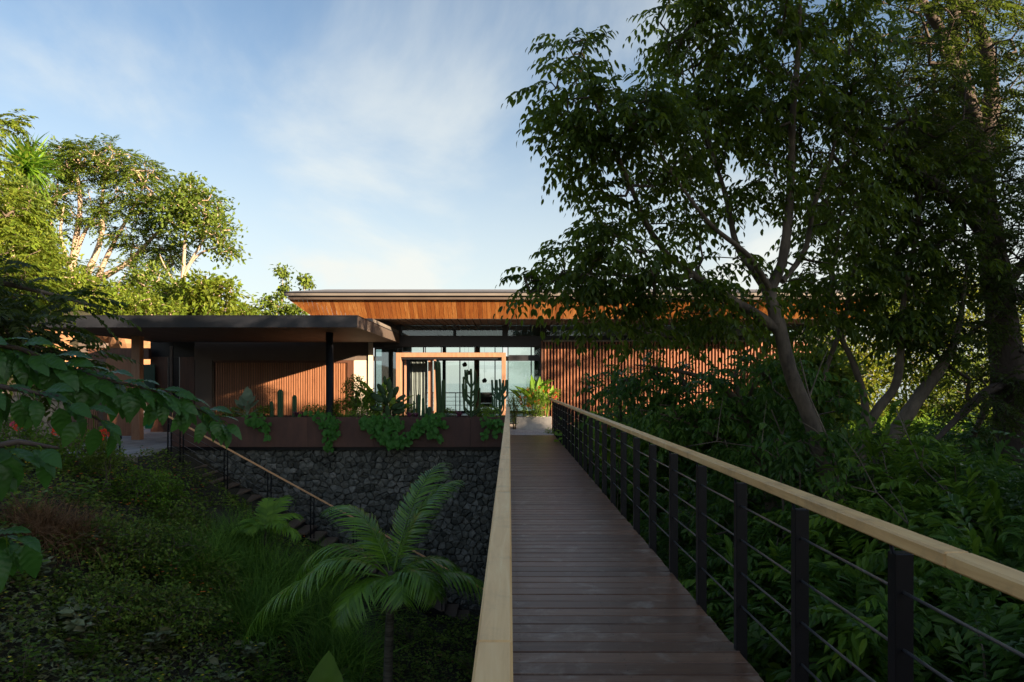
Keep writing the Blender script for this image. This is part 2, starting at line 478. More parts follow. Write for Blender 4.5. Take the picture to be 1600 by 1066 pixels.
def stonemat(name, stops, island=False, light=.10):
    m, nd, lk, b = mat(name)
    if island:
        g = nd.new('ShaderNodeNewGeometry'); src = g.outputs['Random Per Island']
    else:
        g = nd.new('ShaderNodeObjectInfo'); src = g.outputs['Random']
    r = ramp(nd, stops); lk.new(src, r.inputs[0])
    t = mapping(nd, lk, (1, 1, 1)); n = noise(nd, lk, t.outputs[0], 9, 8, .7)
    mr = nd.new('ShaderNodeMapRange'); mr.inputs['From Min'].default_value = .3; mr.inputs['From Max'].default_value = .7; mr.inputs['To Min'].default_value = .5; mr.inputs['To Max'].default_value = 1.5
    lk.new(n.outputs[0], mr.inputs[0])
    hsv = nd.new('ShaderNodeHueSaturation'); lk.new(r.outputs[0], hsv.inputs['Color']); lk.new(mr.outputs[0], hsv.inputs['Value'])
    n3 = noise(nd, lk, t.outputs[0], 16, 4, .6); m3 = nd.new('ShaderNodeMapRange'); m3.inputs['From Min'].default_value = .58; m3.inputs['From Max'].default_value = .72; m3.inputs['To Max'].default_value = .5
    lk.new(n3.outputs[0], m3.inputs[0])
    c = mixrgb(nd, lk, hsv.outputs[0], (light * 2.3, light * 2.4, light * 2.3), m3.outputs[0])
    lk.new(c, b.inputs['Base Color']); b.inputs['Roughness'].default_value = .8
    n2 = noise(nd, lk, t.outputs[0], 30, 6, .7); bump(nd, lk, n2.outputs[0], b, .7, .02)
    return m
DST = [(0, (.045, .046, .038)), (.5, (.095, .095, .08)), (.85, (.125, .123, .105)), (1, (.17, .165, .145))]
LST = [(0, (.13, .11, .085)), (.5, (.24, .20, .15)), (1, (.42, .36, .27))]
M['stone'] = stonemat('dark_stone', DST); M['stonejoin'] = stonemat('dark_stone_small', DST, True)
M['lstone'] = stonemat('light_stone', LST, False, .2); M['mortar'] = plain('dark_mortar', (.018, .018, .018), .95, 0, .3, 8, .3)
M['bark_grey'] = bark('grey_brown_bark', (.045, .034, .024), (.17, .13, .09))
M['bark_dark'] = bark('dark_bark', (.035, .025, .02), (.09, .065, .05))
M['bark_pale'] = bark('pale_bark', (.26, .19, .14), (.50, .37, .27))
M['palmbark'] = bark('ringed_palm_bark', (.03, .024, .016), (.13, .115, .085), 14, (.2, .2, 2.2))

G = [(.022, .050, .020), (.035, .075, .022), (.055, .105, .028), (.030, .065, .034)]
M['leaf_tree'] = leafmat('broad_tree_leaf', [(.026, .046, .010), (.042, .072, .011), (.08, .115, .014), (.034, .058, .014)], .38, .38, (.30, .42, .03))
M['leaf_fine'] = leafmat('fine_tree_leaf', [(.024, .036, .012), (.038, .054, .014), (.055, .075, .016)], .32, .5, (.20, .30, .03))
M['leaf_hill'] = leafmat('hillside_leaf', [(.075, .125, .020), (.11, .17, .024), (.16, .21, .035), (.06, .10, .022)], .35, .5, (.38, .48, .05))
M['leaf_yellow'] = leafmat('sunny_leaf', [(.085, .145, .016), (.13, .195, .02), (.18, .22, .028), (.07, .12, .018)], .4, .5, (.5, .5, .05))
M['leaf_under'] = leafmat('understory_leaf', [(.034, .078, .014), (.055, .115, .017), (.088, .15, .024)], .3, .36, (.12, .30, .05))
M['leaf_under2'] = leafmat('bright_understory_leaf', [(.060, .125, .012), (.10, .19, .016), (.16, .25, .024)], .35, .42, (.25, .42, .05))
M['leaf_cover'] = leafmat('ground_cover_leaf', [(.055, .095, .014), (.095, .155, .018), (.15, .22, .028), (.12, .11, .025)], .25, .5, (.15, .28, .05))
M['leaf_dull'] = leafmat('dull_ground_leaf', [(.10, .12, .055), (.15, .18, .075), (.22, .25, .12), (.13, .10, .04)], .2, .40, (.15, .22, .08), .45)
M['leaf_big'] = leafmat('large_shade_leaf', [(.028, .078, .016), (.045, .12, .024), (.036, .095, .018)], .35, .34, (.15, .42, .04), .35, True)
M['leaf_palm'] = leafmat('palm_leaflet', [(.07, .15, .012), (.115, .23, .018), (.17, .30, .024)], .35, .30, (.22, .50, .04), .55)
M['leaf_lime'] = leafmat('lime_leaf', [(0.1380, 0.2760, 0.0345), (0.2300, 0.3795, 0.0460), (0.1035, 0.2185, 0.0345)], .4, .4, (.45, .65, .05))
M['leaf_vine'] = leafmat('vine_leaf', [(.035, .12, .020), (.06, .18, .028), (.09, .23, .035)], .3, .4, (.15, .45, .08))
M['leaf_grey'] = leafmat('grey_green_leaf', [(.15, .22, .16), (.21, .29, .21)], .15, .55, (.2, .35, .15))
M['cactus'] = leafmat('cactus_skin', [(.035, .085, .045), (.05, .11, .055)], 0, .55)
M['cactusdark'] = leafmat('dark_cactus_skin', [(.03, .065, .025), (.05, .09, .035)], 0, .5)
M['purple'] = leafmat('purple_rosette_leaf', [(.15, .06, .11), (.28, .10, .17), (.12, .08, .09)], .2, .45, (.4, .1, .2))
M['litter'] = leafmat('dead_leaf', [(.16, .09, .04), (.25, .15, .07), (.09, .06, .03)], .1, .7, (.3, .2, .1))
M['grass'] = leafmat('fountain_grass_blade', [(.055, .13, .014), (.10, .20, .02), (.15, .26, .03)], .3, .5, (.15, .35, .05))
M['drygrass'] = leafmat('dry_grass_blade', [(.16, .09, .045), (.25, .14, .07), (.10, .06, .03)], .2, .7, (.4, .2, .08))
M['hillgrass'] = leafmat('sunlit_hill_grass', [(.20, .19, .05), (.28, .24, .07), (.13, .16, .035)], .3, .7, (.45, .45, .08))
def ground_mat():
    m, nd, lk, b = mat('garden_soil')
    t = mapping(nd, lk, (1, 1, 1)); n = noise(nd, lk, t.outputs[0], .6, 8, .65); n2 = noise(nd, lk, t.outputs[0], 7, 8, .7)
    r = ramp(nd, [(.3, (.022, .022, .010)), (.5, (.04, .034, .016)), (.7, (.045, .052, .016))]); lk.new(n.outputs[0], r.inputs[0])
    c = mixrgb(nd, lk, r.outputs[0], (.02, .016, .01), n2.outputs[0]); lk.new(c, b.inputs['Base Color']); b.inputs['Roughness'].default_value = .95
    bump(nd, lk, n2.outputs[0], b, .8, .08); return m
M['ground'] = ground_mat()
def sea_mat():
    m, nd, lk, b = mat('sea_water')
    b.inputs['Base Color'].default_value = (.02, .10, .13, 1); b.inputs['Roughness'].default_value = .12
    t = mapping(nd, lk, (1, 1, 1)); n = noise(nd, lk, t.outputs[0], .05, 8, .65); bump(nd, lk, n.outputs[0], b, .6, 2.0); return m
M['sea'] = sea_mat()

# ------------------------------------------------------------------ terrain
def sst(a, b, x):
    t = np.clip((x - a) / (b - a), 0, 1); return t * t * (3 - 2 * t)
WALLY = 20.3
def H(x, y):
    x = np.asarray(x, float); y = np.asarray(y, float)
    L = np.clip(-.45 - .62 * (x + 9.2), -5.0, -.45)
    L = np.where(x < -13, -.45 + .25 * (-x - 13) * sst(30, 14, y) + 0 * x, L)
    Rr = np.clip(-5.0 + .62 * (x - 1.8), -5.0, -1.9)
    v = np.maximum(L, Rr)
    v = np.where(x > 1.7, v + (-.35 - v) * sst(13, 20.0, y), v)
    v = np.where(x > 12, np.maximum(v, -1.9 + .10 * (x - 12)), v)
    flat = np.where(x < -9.4, -.45, -.12)
    back = np.where((y > WALLY), flat, v)
    # behind the carport: the wooded hillside
    hill = 4.6 * sst(-9.5, -16, x) * sst(28.6, 29.4, y) + np.where(y > 29, .12 * np.maximum(0, -x - 16) + .05 * np.maximum(0, y - 29), 0) * sst(-9.5, -16, x)
    side = .25 * np.maximum(0, -x - 14.5) * sst(16, 24, y) * sst(29, 24, y)
    z = back + hill + side
    # seaward fall beyond the house
    fall = np.maximum(0, y - 46) * sst(46, 56, y)
    z = z - .55 * fall - .25 * np.maximum(0, y - 38) * sst(-14, -4, x)
    z = np.maximum(z, -72)
    nz = .10 * np.sin(x * 1.7 + y * .9) * np.cos(y * 1.3 - x * .6) + .05 * np.sin(x * 4.1) * np.sin(y * 3.7)
    calm = np.where((y > 20) & (y < 29) & (x > -13) & (x < 14), 0.0, 1.0)
    return z + nz * calm
xs = np.unique(np.concatenate([np.linspace(-400, -60, 24), np.arange(-60, 60.01, .5), np.linspace(60, 400, 24), [-9.39, -9.41]]))
ys = np.unique(np.concatenate([np.linspace(-200, -30, 18), np.arange(-30, 60.01, .5), [20.24, 20.31, 28.6, 28.8, 29.2, 29.4], np.linspace(60, 320, 40)]))
X, Y = np.meshgrid(xs, ys)
Z = H(X, Y)
V = np.stack([X, Y, Z], -1).reshape(-1, 3)
nx = len(xs); ii, jj = np.meshgrid(np.arange(len(ys) - 1), np.arange(nx - 1), indexing='ij')
F = np.stack([ii * nx + jj, ii * nx + jj + 1, (ii + 1) * nx + jj + 1, (ii + 1) * nx + jj], -1).reshape(-1, 4)
tag(put('ground', raw('ground', V, F, M['ground'], True)), kind='structure')
sV = [(-30000, 60, -70), (30000, 60, -70), (30000, 50000, -70), (-30000, 50000, -70)]
tag(put('sea', raw('sea', sV, np.array([[0, 1, 2, 3]]), M['sea'])), kind='structure')

# ------------------------------------------------------------------ footbridge and its railings
bridge = thing('footbridge', 'long dark red-brown timber boardwalk running straight to the house', 'footbridge', (.6, 11, 0))
PITCH, PW = .152, .141
DX0, DX1 = -.02, 1.285
planks = [boxmesh('plank', DX1 - DX0, PW, .03, M['deck'], .004) for _ in range(2)]
y = -2.0; i = 0
while y < 20.05:
    put('plank', planks[i % 2], bridge, Vector(((DX0 + DX1) / 2 + rnd.uniform(-.004, .004), y + PW / 2, -.015 + rnd.uniform(-.0015, .0015))) - wloc(bridge), (rnd.uniform(-.004, .004), rnd.uniform(-.001, .001), rnd.uniform(-.0012, .0012)))
    y += PITCH; i += 1
for bx in (.06, .62, 1.18):
    box('steel_beam', bx - .05, bx + .05, -2, 20.1, -.28, -.035, M['steel'], bridge)
sc_ = []; hexv = np.array([(math.cos(a) * .0045, math.sin(a) * .0045, 0) for a in np.arange(6) * math.pi / 3]); hexf = np.array([[0, 1, 2, 3], [0, 3, 4, 5]])
yy_ = -2.0
while yy_ < 12:
    for bx in (.06, .62, 1.18):
        for dy_ in (.035, .107): sc_.append((hexv + np.array([bx + rnd.uniform(-.006, .006), yy_ + dy_ + rnd.uniform(-.004, .004), .0022]), hexf))
    yy_ += PITCH
put('screw_heads', leafmesh('screw_heads', sc_, M['steel'], wloc(bridge)), bridge)['kind'] = 'stuff'
box('concrete_pier', .1, 1.2, 8.6, 9.0, -5.4, -.285, M['concrete'], bridge)

POSTY = [2.34 + .81 * (k - 3) for k in range(0, 27)]
POSTY = [p for p in POSTY if p < 21.4]
railR = thing('bridge_railing', 'right railing of the boardwalk, black posts and rods under pale timber', 'railing', (1.28, 11, 0))
pm = boxmesh('post', .062, .05, 1.12, M['steel'], .003)
for py_ in POSTY:
    put('post', pm, railR, Vector((1.30, py_, .376)) - wloc(railR))
for py_ in POSTY: tubeobj('handrail_pin', [(1.275, py_, .93), (1.262, py_, .99)], .007, M['steel'], railR, 5)
for hz_ in (.81, .62, .435, .25):
    tubeobj('rod', [(1.297, -1.5, hz_), (1.297, 21.3, hz_)], .0055, M['cable'], railR, 8)
seg = [-1.6, 1.95, 5.4, 9.0, 13.0, 17.2, 21.45]
for a, b in zip(seg[:-1], seg[1:]):
    box('handrail', 1.205, 1.28, a + .0015, b - .0015, .985, 1.03, M['rail'], railR, .006)
railL = thing('bridge_railing', 'left railing of the boardwalk seen end-on, pale timber handrail on top', 'railing', (-.03, 6, 0))
pmL = boxmesh('post', .03, .05, 1.12, M['steel'], .003)
for py_ in [p for p in POSTY if p < 13.6]:
    put('post', pmL, railL, Vector((-.038, py_, .376)) - wloc(railL))
for py_ in [p for p in POSTY if p < 13.6]: tubeobj('handrail_pin', [(-.03, py_, .93), (-.03, py_, .99)], .007, M['steel'], railL, 5)
for hz_ in (.81, .62, .435, .25):
    tubeobj('rod', [(-.038, -1.5, hz_), (-.038, 13.5, hz_)], .0055, M['cable'], railL, 8)
seg = [-1.6, 1.28, 3.05, 4.6, 8.2, 11.0, 13.75]
for a, b in zip(seg[:-1], seg[1:]):
    box('handrail', -.060, .006, a + .001, b - .001, .985, 1.03, M['rail'], railL, .005)

# ------------------------------------------------------------------ stone walls (Voronoi stones, each its own piece)
def voronoi_cells(W_, H_, s, seed):
    r = random.Random(seed); pts = []
    nxc, nyc = int(W_ / s), int(H_ / s)
    for a in range(-1, nxc + 1):
        for b in range(-1, nyc + 1):
            pts.append(((a + .5 + r.uniform(-.46, .46)) * s * W_ / (nxc * s) + (s * .5 if b % 2 else 0), (b + .5 + r.uniform(-.42, .42)) * s * H_ / (nyc * s)))
    cells = []
    arr = np.array(pts)
    for k, p in enumerate(pts):
        poly = [(max(0, p[0] - 2 * s), max(0, p[1] - 2 * s)), (min(W_, p[0] + 2 * s), max(0, p[1] - 2 * s)), (min(W_, p[0] + 2 * s), min(H_, p[1] + 2 * s)), (max(0, p[0] - 2 * s), min(H_, p[1] + 2 * s))]
        d2 = ((arr - arr[k]) ** 2).sum(1); near = np.argsort(d2)[1:16]
        for q in near:
            mxp = ((p[0] + pts[q][0]) / 2, (p[1] + pts[q][1]) / 2); nn = (pts[q][0] - p[0], pts[q][1] - p[1])
            out = []
            for a in range(len(poly)):
                A, B = poly[a], poly[(a + 1) % len(poly)]
                da = (A[0] - mxp[0]) * nn[0] + (A[1] - mxp[1]) * nn[1]; db = (B[0] - mxp[0]) * nn[0] + (B[1] - mxp[1]) * nn[1]
                if da <= 0: out.append(A)
                if (da < 0 < db) or (db < 0 < da):
                    tt = da / (da - db); out.append((A[0] + (B[0] - A[0]) * tt, A[1] + (B[1] - A[1]) * tt))
            poly = out
            if len(poly) < 3: break
        if len(poly) >= 3:
            area = abs(sum(poly[a][0] * poly[(a + 1) % len(poly)][1] - poly[(a + 1) % len(poly)][0] * poly[a][1] for a in range(len(poly)))) / 2
            if area > s * s * .08: cells.append((poly, area))
    return cells
def stone_geo(poly, r, depth):
    cx = sum(p[0] for p in poly) / len(poly); cz = sum(p[1] for p in poly) / len(poly)
    n = len(poly); V = []; proud = r.uniform(.35, 1.0) * depth
    tx, tz = r.uniform(-.25, .25), r.uniform(-.25, .25)
    for k_, (sh, dy) in enumerate(((.955, 0), (.93, -proud * .62), (.60, -proud))):
        for p in poly:
            jx, jz = (r.uniform(-.012, .012), r.uniform(-.012, .012)) if k_ else (0, 0)
            x = (p[0] - cx) * sh + jx; z = (p[1] - cz) * sh + jz
            V.append((x, dy + (tx * x + tz * z + r.uniform(-.014, .014) if k_ else 0) + (.03 if k_ == 0 else 0), z))
    V.append((tx * .01, -proud * r.uniform(.95, 1.12), 0))
    F = []
    for a in range(n):
        b = (a + 1) % n
        F += [[a, b, n + b, n + a], [n + a, n + b, 2 * n + b, 2 * n + a], [2 * n + a, 2 * n + b, 3 * n, 3 * n]]
    return np.array(V), np.array(F), (cx, cz)
def stone_wall(root, x0, x1, z0, z1, yf, s, seed, mat1, mat2, depth=.10, limit=300, zfade=None):
    cells = voronoi_cells(x1 - x0, z1 - z0, s, seed); r = random.Random(seed)
    cells.sort(key=lambda c: -c[1])
    base = wloc(root); joined = []
    for k, (poly, area) in enumerate(cells):
        V_, F_, (cx, cz) = stone_geo(poly, r, depth)
        pos = Vector((x0 + cx, yf, z0 + cz))
        if k < limit:
            tri = F_[:, 2] == F_[:, 3]
            me = raw('stone', V_, [F_[~tri], F_[tri][:, :3]], mat1)
            put('stone', me, root, pos - base)
        else:
            joined.append((V_ + np.array(tuple(pos)), F_))
    if joined:
        o = put('small_stones', leafmesh('small_stones', joined, mat2, base), root); o['kind'] = 'stuff'

wall = thing('stone_retaining_wall', 'dark grey rubble stone wall below the rusty planter', 'stone wall', (-4, 20.3, -2.5))
box('mortar_core', -9.6, 1.5, 20.23, 20.6, -5.6, -.42, M['mortar'], wall)
stone_wall(wall, -9.6, 1.5, -5.4, -.42, 20.22, .175, 3, M['stone'], M['stonejoin'])
lw = thing('garden_stone_wall', 'pale rubble stone wall beside the slatted gate', 'stone wall', (-13.4, 19, 0))
box('mortar_core', -15.2, -11.9, 19.03, 19.5, -.8, 1.28, M['plasterdim'], lw)
stone_wall(lw, -15.2, -11.9, -.8, 1.3, 19.02, .26, 5, M['lstone'], M['lstone'], .07)

# ------------------------------------------------------------------ terrace, planter
ter = box('terrace_paving', -13.4, -9.62, 17.6, 20.0, -.6, -.31, M['paving']); tag(ter, kind='structure')
tr2 = box('terrace_paving', -18.5, -5.2, 21.55, 28.4, -.6, -.315, M['paving']); tag(tr2, kind='structure')
tr3 = box('terrace_paving', -18.5, -9.62, 20.0, 21.55, -.6, -.312, M['paving']); tag(tr3, kind='structure')
edge = thing('terrace_edge_wall', 'low rough stone edge below the grey terrace paving', 'stone wall', (-11.5, 17.55, -.6))
stone_wall(edge, -13.4, -9.3, -1.2, -.33, 17.58, .24, 9, M['lstone'], M['lstone'], .06)
pl = thing('corten_planter', 'long rust-brown steel planter on top of the dark stone wall', 'planter', (-4.9, 20.8, -.3))
px_edges = [-9.56, -7.7, -5.75, -3.85, -2.35, -1.1, -.1]
for a, b in zip(px_edges[:-1], px_edges[1:]):
    box('steel_panel', a + .003, b - .003, 20.0, 20.03, -.33, .52, M['corten'], pl, .002)
box('steel_panel', -9.59, -9.562, 20.0, 21.5, -.33, .52, M['corten'], pl)
box('steel_panel', -9.56, -.1, 21.47, 21.5, -.33, .50, M['corten'], pl)
box('steel_panel', -.098, -.07, 20.0, 21.5, -.33, .52, M['corten'], pl)
box('soil', -9.555, -.105, 20.035, 21.465, -.3, .44, M['soil'], pl)
box('dark_shadow_slab', -9.5, -.1, 20.08, 21.4, -.42, -.335, M['steel'], pl)  # dark slab stands in for the shadow under the planter
PTOP = .44
gb = box('gravel_bed', -.06, 3.2, 20.15, 25.6, -.2, -.01, M['gravel']); tag(gb, kind='structure')
gst = []
for k in range(900):
    a = rnd.uniform(.0, .075)
    V0, F0 = tmpl_oval(1.0, -.4, .3)
pts = np.stack([rng.uniform(0, 2.6, 1400), rng.uniform(20.15, 23.5, 1400), np.full(1400, -.012)], -1)
def pebbles(pts, smin, smax):
    octv = np.array([(1, 0, 0), (0, 1, 0), (-1, 0, 0), (0, -1, 0), (0, 0, .6), (0, 0, -.6)], float)
    octf = np.array([[0, 1, 4, 4], [1, 2, 4, 4], [2, 3, 4, 4], [3, 0, 4, 4]])
    L = []
    for p in pts:
        s_ = rng.uniform(smin, smax); a = rng.uniform(0, 6.28); c, s2 = math.cos(a), math.sin(a)
        v = octv * np.array([s_, s_ * rng.uniform(.6, 1), s_]); v = np.stack([v[:, 0] * c - v[:, 1] * s2, v[:, 0] * s2 + v[:, 1] * c, v[:, 2]], -1)
        L.append((v + p, octf))
    return L
o = put('loose_gravel', leafmesh('loose_gravel', pebbles(pts, .02, .05), M['concrete'], (0, 0, 0), True))
tag(o, 'pale loose river gravel at the end of the boardwalk', 'gravel', kind='stuff')
o = put('planter_gravel', leafmesh('planter_gravel', pebbles(np.stack([rng.uniform(-9.5, -.15, 1500), rng.uniform(20.06, 21.4, 1500), np.full(1500, .44)], -1), .015, .04), M['concrete'], (0, 0, 0), True))
tag(o, 'grey gravel mulch scattered over the planter soil', 'gravel', kind='stuff')

# ------------------------------------------------------------------ stairs
st = thing('garden_stairs', 'dark timber steps going down along the stone wall', 'stairs', (-5, 19.45, -2.4))
sx, sz = -9.35, -.50; NS = 27
tm_ = boxmesh('tread', .34, 1.02, .06, M['tread'], .004)
rm_ = boxmesh('riser', .025, .98, .115, M['steel'])
for k in range(NS):
    put('tread', tm_, st, Vector((sx + .31 * k, 19.45, sz - .172 * k)) - wloc(st))
    put('riser', rm_, st, Vector((sx + .31 * k + .14, 19.45, sz - .172 * k - .089)) - wloc(st))
for yy in (18.92, 19.99):
    bar('stringer', (sx - .2, yy, sz - .06), (sx + .31 * NS, yy, sz - .06 - .172 * NS - .05), .03, .22, M['steel'], st)
sr = thing('stair_railing', 'slim timber handrail on black posts sloping down beside the steps', 'railing', (-5, 18.9, -1.8))
A0, B0 = P(262, 650, 18.9), P(765, 926, 18.9)
for k in range(4):
    bar('handrail', A0.lerp(B0, k / 4 + .0003), A0.lerp(B0, (k + 1) / 4 - .0003), .045, .04, M['stairrail'], sr, .004)
for px_ in (262, 281, 350, 418, 485, 552, 620, 690):
    f_ = (px_ + 3 - 262) / 503; q = A0.lerp(B0, max(0, f_))
    for dx in (-.045, .045):
        box('post', q.x + dx - .012, q.x + dx + .012, 18.88, 18.92, q.z - 1.15, q.z - .02, M['steel'], sr)
for k in range(1, 5):
    dz = Vector((0, 0, -.19 * k)); tubeobj('rod', [A0 + dz, B0 + dz], .006, M['cable'], sr, 5)
gp = thing('garden_light', 'slim black bollard light at the terrace edge', 'garden light', P(187, 728, 17.0))
g0 = P(187, 728, 17.0)
tubeobj('pole', [g0, g0 + Vector((0, 0, .62))], .022, M['steel'], gp, 8)
tubeobj('lamp_head', [g0 + Vector((0, 0, .62)), g0 + Vector((0, 0, .66)), g0 + Vector((0, 0, .78)), g0 + Vector((0, 0, .80))], [.03, .05, .045, .02], M['steel'], gp, 10)

# ------------------------------------------------------------------ carport
cp = thing('carport', 'low flat-roofed dark carport left of the house', 'carport', (-8, 22, 0))
RX0, RX1, RY0, RY1, RZ0, RZ1 = -12.7, -4.0, 18.5, 25.62, 2.95, 3.25
box('roof', RX0 + .04, RX1 - .04, RY0 + .04, RY1, RZ0 + .05, RZ1 - .03, M['ceil'], cp)
box('fascia', RX0, RX1, RY0, RY0 + .035, RZ0, RZ1, M['fascia'], cp, .003)
box('fascia', RX1 - .035, RX1, RY0 + .037, RY1, RZ0, RZ1 - .002, M['roofedge'], cp, .003)
box('fascia', RX0, RX0 + .035, RY0 + .037, RY1, RZ0, RZ1 - .002, M['fascia'], cp, .003)
box('roof_flashing', RX0 - .01, RX1 + .01, RY0 - .012, RY1, RZ1 + .001, RZ1 + .022, M['beam'], cp)
box('raised_kerb', RX1 - .22, RX1 - .01, 20.6, 25.6, RZ1 + .024, RZ1 + .13, M['roofmetal'], cp, .004)
for k in range(48):      # soffit boards running across
    ya = RY0 + .045 + k * .147
    if ya + .14 > RY1 - .02: break
    box('soffit_board', RX0 + .045, RX1 - .045, ya, ya + .142, RZ0 + .018, RZ0 + .046, M['darkwood'] if False else M['ceil'], cp)
tubeobj('column', [(-5.29, 20.7, .3), (-5.29, 20.7, RZ0 + .02)], .105, M['fascia'], cp, 20)
box('column', -11.98, -11.72, 22.3, 22.56, -.32, RZ0 + .02, M['interwood'], cp)
YB = 25.9
def XB(px): return (px - CX) * YB / FPX
def ZB(py): return CH + (CY - py) * YB / FPX
box('cross_beam', XB(150), XB(243), 25.4, 25.6, ZB(562), ZB(545), M['darkwood'], cp)
gw = thing('garage_wall', 'cream plastered garage wall, shaded parts coloured darker, with slatted timber door', 'wall', (-8, YB, 0))
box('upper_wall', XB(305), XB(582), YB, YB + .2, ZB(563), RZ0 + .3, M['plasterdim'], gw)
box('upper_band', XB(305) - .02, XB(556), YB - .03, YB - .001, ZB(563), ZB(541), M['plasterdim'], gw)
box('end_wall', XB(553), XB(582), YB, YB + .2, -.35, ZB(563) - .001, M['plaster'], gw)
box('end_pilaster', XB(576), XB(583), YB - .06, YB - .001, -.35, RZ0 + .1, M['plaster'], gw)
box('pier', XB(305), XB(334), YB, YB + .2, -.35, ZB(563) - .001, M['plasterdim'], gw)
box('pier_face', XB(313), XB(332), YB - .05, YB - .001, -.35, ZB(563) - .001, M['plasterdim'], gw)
gd = box('garage_door', XB(334) + .001, XB(553) - .001, YB + .07, YB + .16, -.34, ZB(563) - .002, M['darkwood'], gw)
box('door_frame', XB(543), XB(553), YB - .02, YB + .069, -.34, ZB(563) - .003, M['darkwood'], gw)
box('door_frame', XB(334), XB(543), YB - .02, YB + .069, ZB(567), ZB(563) - .003, M['darkwood'], gw)
n = 56; x0_, x1_ = XB(336), XB(543); w_ = (x1_ - x0_) / n
gs = boxmesh('slat', w_ * .62, .045, 2.56, M['garage'])
for k in range(n):
    put('slat', gs, gd, Vector((x0_ + (k + .5) * w_, YB + .045, .95)) - wloc(gd))
# panelled doors left of the garage
sd_ = thing('store_wall', 'dark brown panelled doors under the carport', 'wall', (-13, YB, 0))
for a, b, m_ in ((235, 262, 'darkwood'), (263, 280, 'steel'), (281, 304, 'darkwood')):
    box('door', XB(a), XB(b) - .01, YB, YB + .08, -.34, ZB(558), M[m_], sd_, .004)
box('upper_wall', XB(235), XB(304), YB, YB + .1, ZB(558) + .002, RZ0 + .2, M['steel'], sd_)
box('door_jamb', XB(266), XB(270), YB - .05, YB - .001, -.34, ZB(541), M['plasterdim'], sd_)
box('dark_green_board', XB(222), XB(246), YB - .2, YB - .15, ZB(612), ZB(570), plain('dark_green_board', (.01, .05, .03), .5), sd_)
ow = thing('timber_door', 'orange-brown timber door beside the square column', 'door', P(187, 672, 24))
box('door_leaf', P(166, 0, 24).x, P(208, 0, 24).x, 24, 24.06, -.32, P(0, 560, 24).z, M['garage'], ow, .004)
box('handle', P(204, 0, 24).x, P(205.5, 0, 24).x, 23.95, 23.999, .55, .8, M['steel'], ow)
sg = thing('slatted_gate', 'low brown slatted timber gate between pale wall and column', 'gate', P(132, 685, 21))
gx0, gx1 = P(103, 0, 21).x, P(157, 0, 21).x
box('gate_post', gx1, gx1 + .14, 20.9, 21.1, -.32, P(0, 590, 21).z, M['plasterdim'], sg)
box('backing', gx0, gx1 - .002, 21.04, 21.07, -.3, P(0, 600, 21).z, M['steel'], sg)
sm_ = boxmesh('slat', .045, .03, 1.6, M['interwood'])
for k in range(15):
    put('slat', sm_, sg, Vector((gx0 + .035 + k * (gx1 - gx0 - .07) / 14, 21.0, .52)) - wloc(sg))
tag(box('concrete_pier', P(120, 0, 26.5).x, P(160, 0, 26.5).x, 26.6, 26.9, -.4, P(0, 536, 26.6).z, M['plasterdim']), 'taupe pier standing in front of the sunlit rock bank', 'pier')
def board(name, label, px_, py0, py1, m_, tilt):
    p = P(px_, py1, 23.2); h = P(px_, py0, 23.2).z - p.z
    V_ = []; F_ = []
    for k in range(9):
        t_ = k / 8; w = .17 * math.sin(math.pi * (.12 + .82 * t_)) ** .6
        for dy in (-.03, .03): V_ += [(-w + tilt * t_ * h, dy, t_ * h), (w + tilt * t_ * h, dy, t_ * h)]
        if k:
            a = 4 * (k - 1)
            F_ += [[a, a + 1, a + 5, a + 4], [a + 3, a + 2, a + 6, a + 7], [a + 2, a, a + 4, a + 6], [a + 1, a + 3, a + 7, a + 5]]
    F_ += [[0, 2, 3, 1], [32, 33, 35, 34]]
    tag(put(name, bev(raw(name, V_, np.array(F_), m_), .008), None, p), label, 'board')
board('paddle_board', 'green board leaning beside the square column', 232, 632, 670, M['green'], .12)
board('paddle_board', 'white board leaning behind the square column', 222, 628, 670, M['white'], .05)
# sunlit rock bank behind the carport
V_ = []; xsr = np.arange(-24, -11.9, .25); zsr = np.linspace(-.4, 3.95, 16)
for zz_ in zsr:
    for xx_ in xsr:
        V_.append((xx_, 28.9 + .35 * math.sin(xx_ * 1.9 + zz_) + .25 * math.sin(zz_ * 2.7 + xx_ * .7) + rnd.uniform(-.09, .09), zz_))
nn = len(xsr); F_ = [[a * nn + b, a * nn + b + 1, (a + 1) * nn + b + 1, (a + 1) * nn + b] for a in range(len(zsr) - 1) for b in range(nn - 1)]
tag(put('rock_bank', raw('rock_bank', V_, np.array(F_), M['rockface'])), kind='structure')

# ------------------------------------------------------------------ main house
YF = 25.7
def XF(px): return (px - CX) * YF / FPX
def ZF(py): return CH + (CY - py) * YF / FPX
hs_ = thing('house', 'wide single-storey timber and glass pavilion with upswept roof', 'house', (2, YF, 0))
XL, XR = -7.04, 12.0
roof = box('roof', XL + .9, XR - .9, 23.2, 36.5, 3.63, 3.72, M['beam'], hs_)
ZS, ZE = 3.605, 4.16      # soffit inner / outer height
nb = 136; bw = (XR - XL) / nb
for k in range(nb):       # sloping soffit boards, mitred at both ends
    xa, xb = XL + k * bw + .004, XL + (k + 1) * bw - .004
    def yi(x_): return 22.52 + min(.65, max(.02, x_ - XL), max(.02, XR - x_))
    def zi(y_): return ZE - (y_ - 22.5) * (ZE - ZS) / .67
    ya, yb_ = yi(xa), yi(xb)
    hexa('soffit_board', [(xa, 22.52, ZE), (xb, 22.52, ZE), (xb, yb_, zi(yb_)), (xa, ya, zi(ya)), (xa, 22.52, ZE + .02), (xb, 22.52, ZE + .02), (xb, yb_, zi(yb_) + .02), (xa, ya, zi(ya) + .02)], M['soffit'], roof)
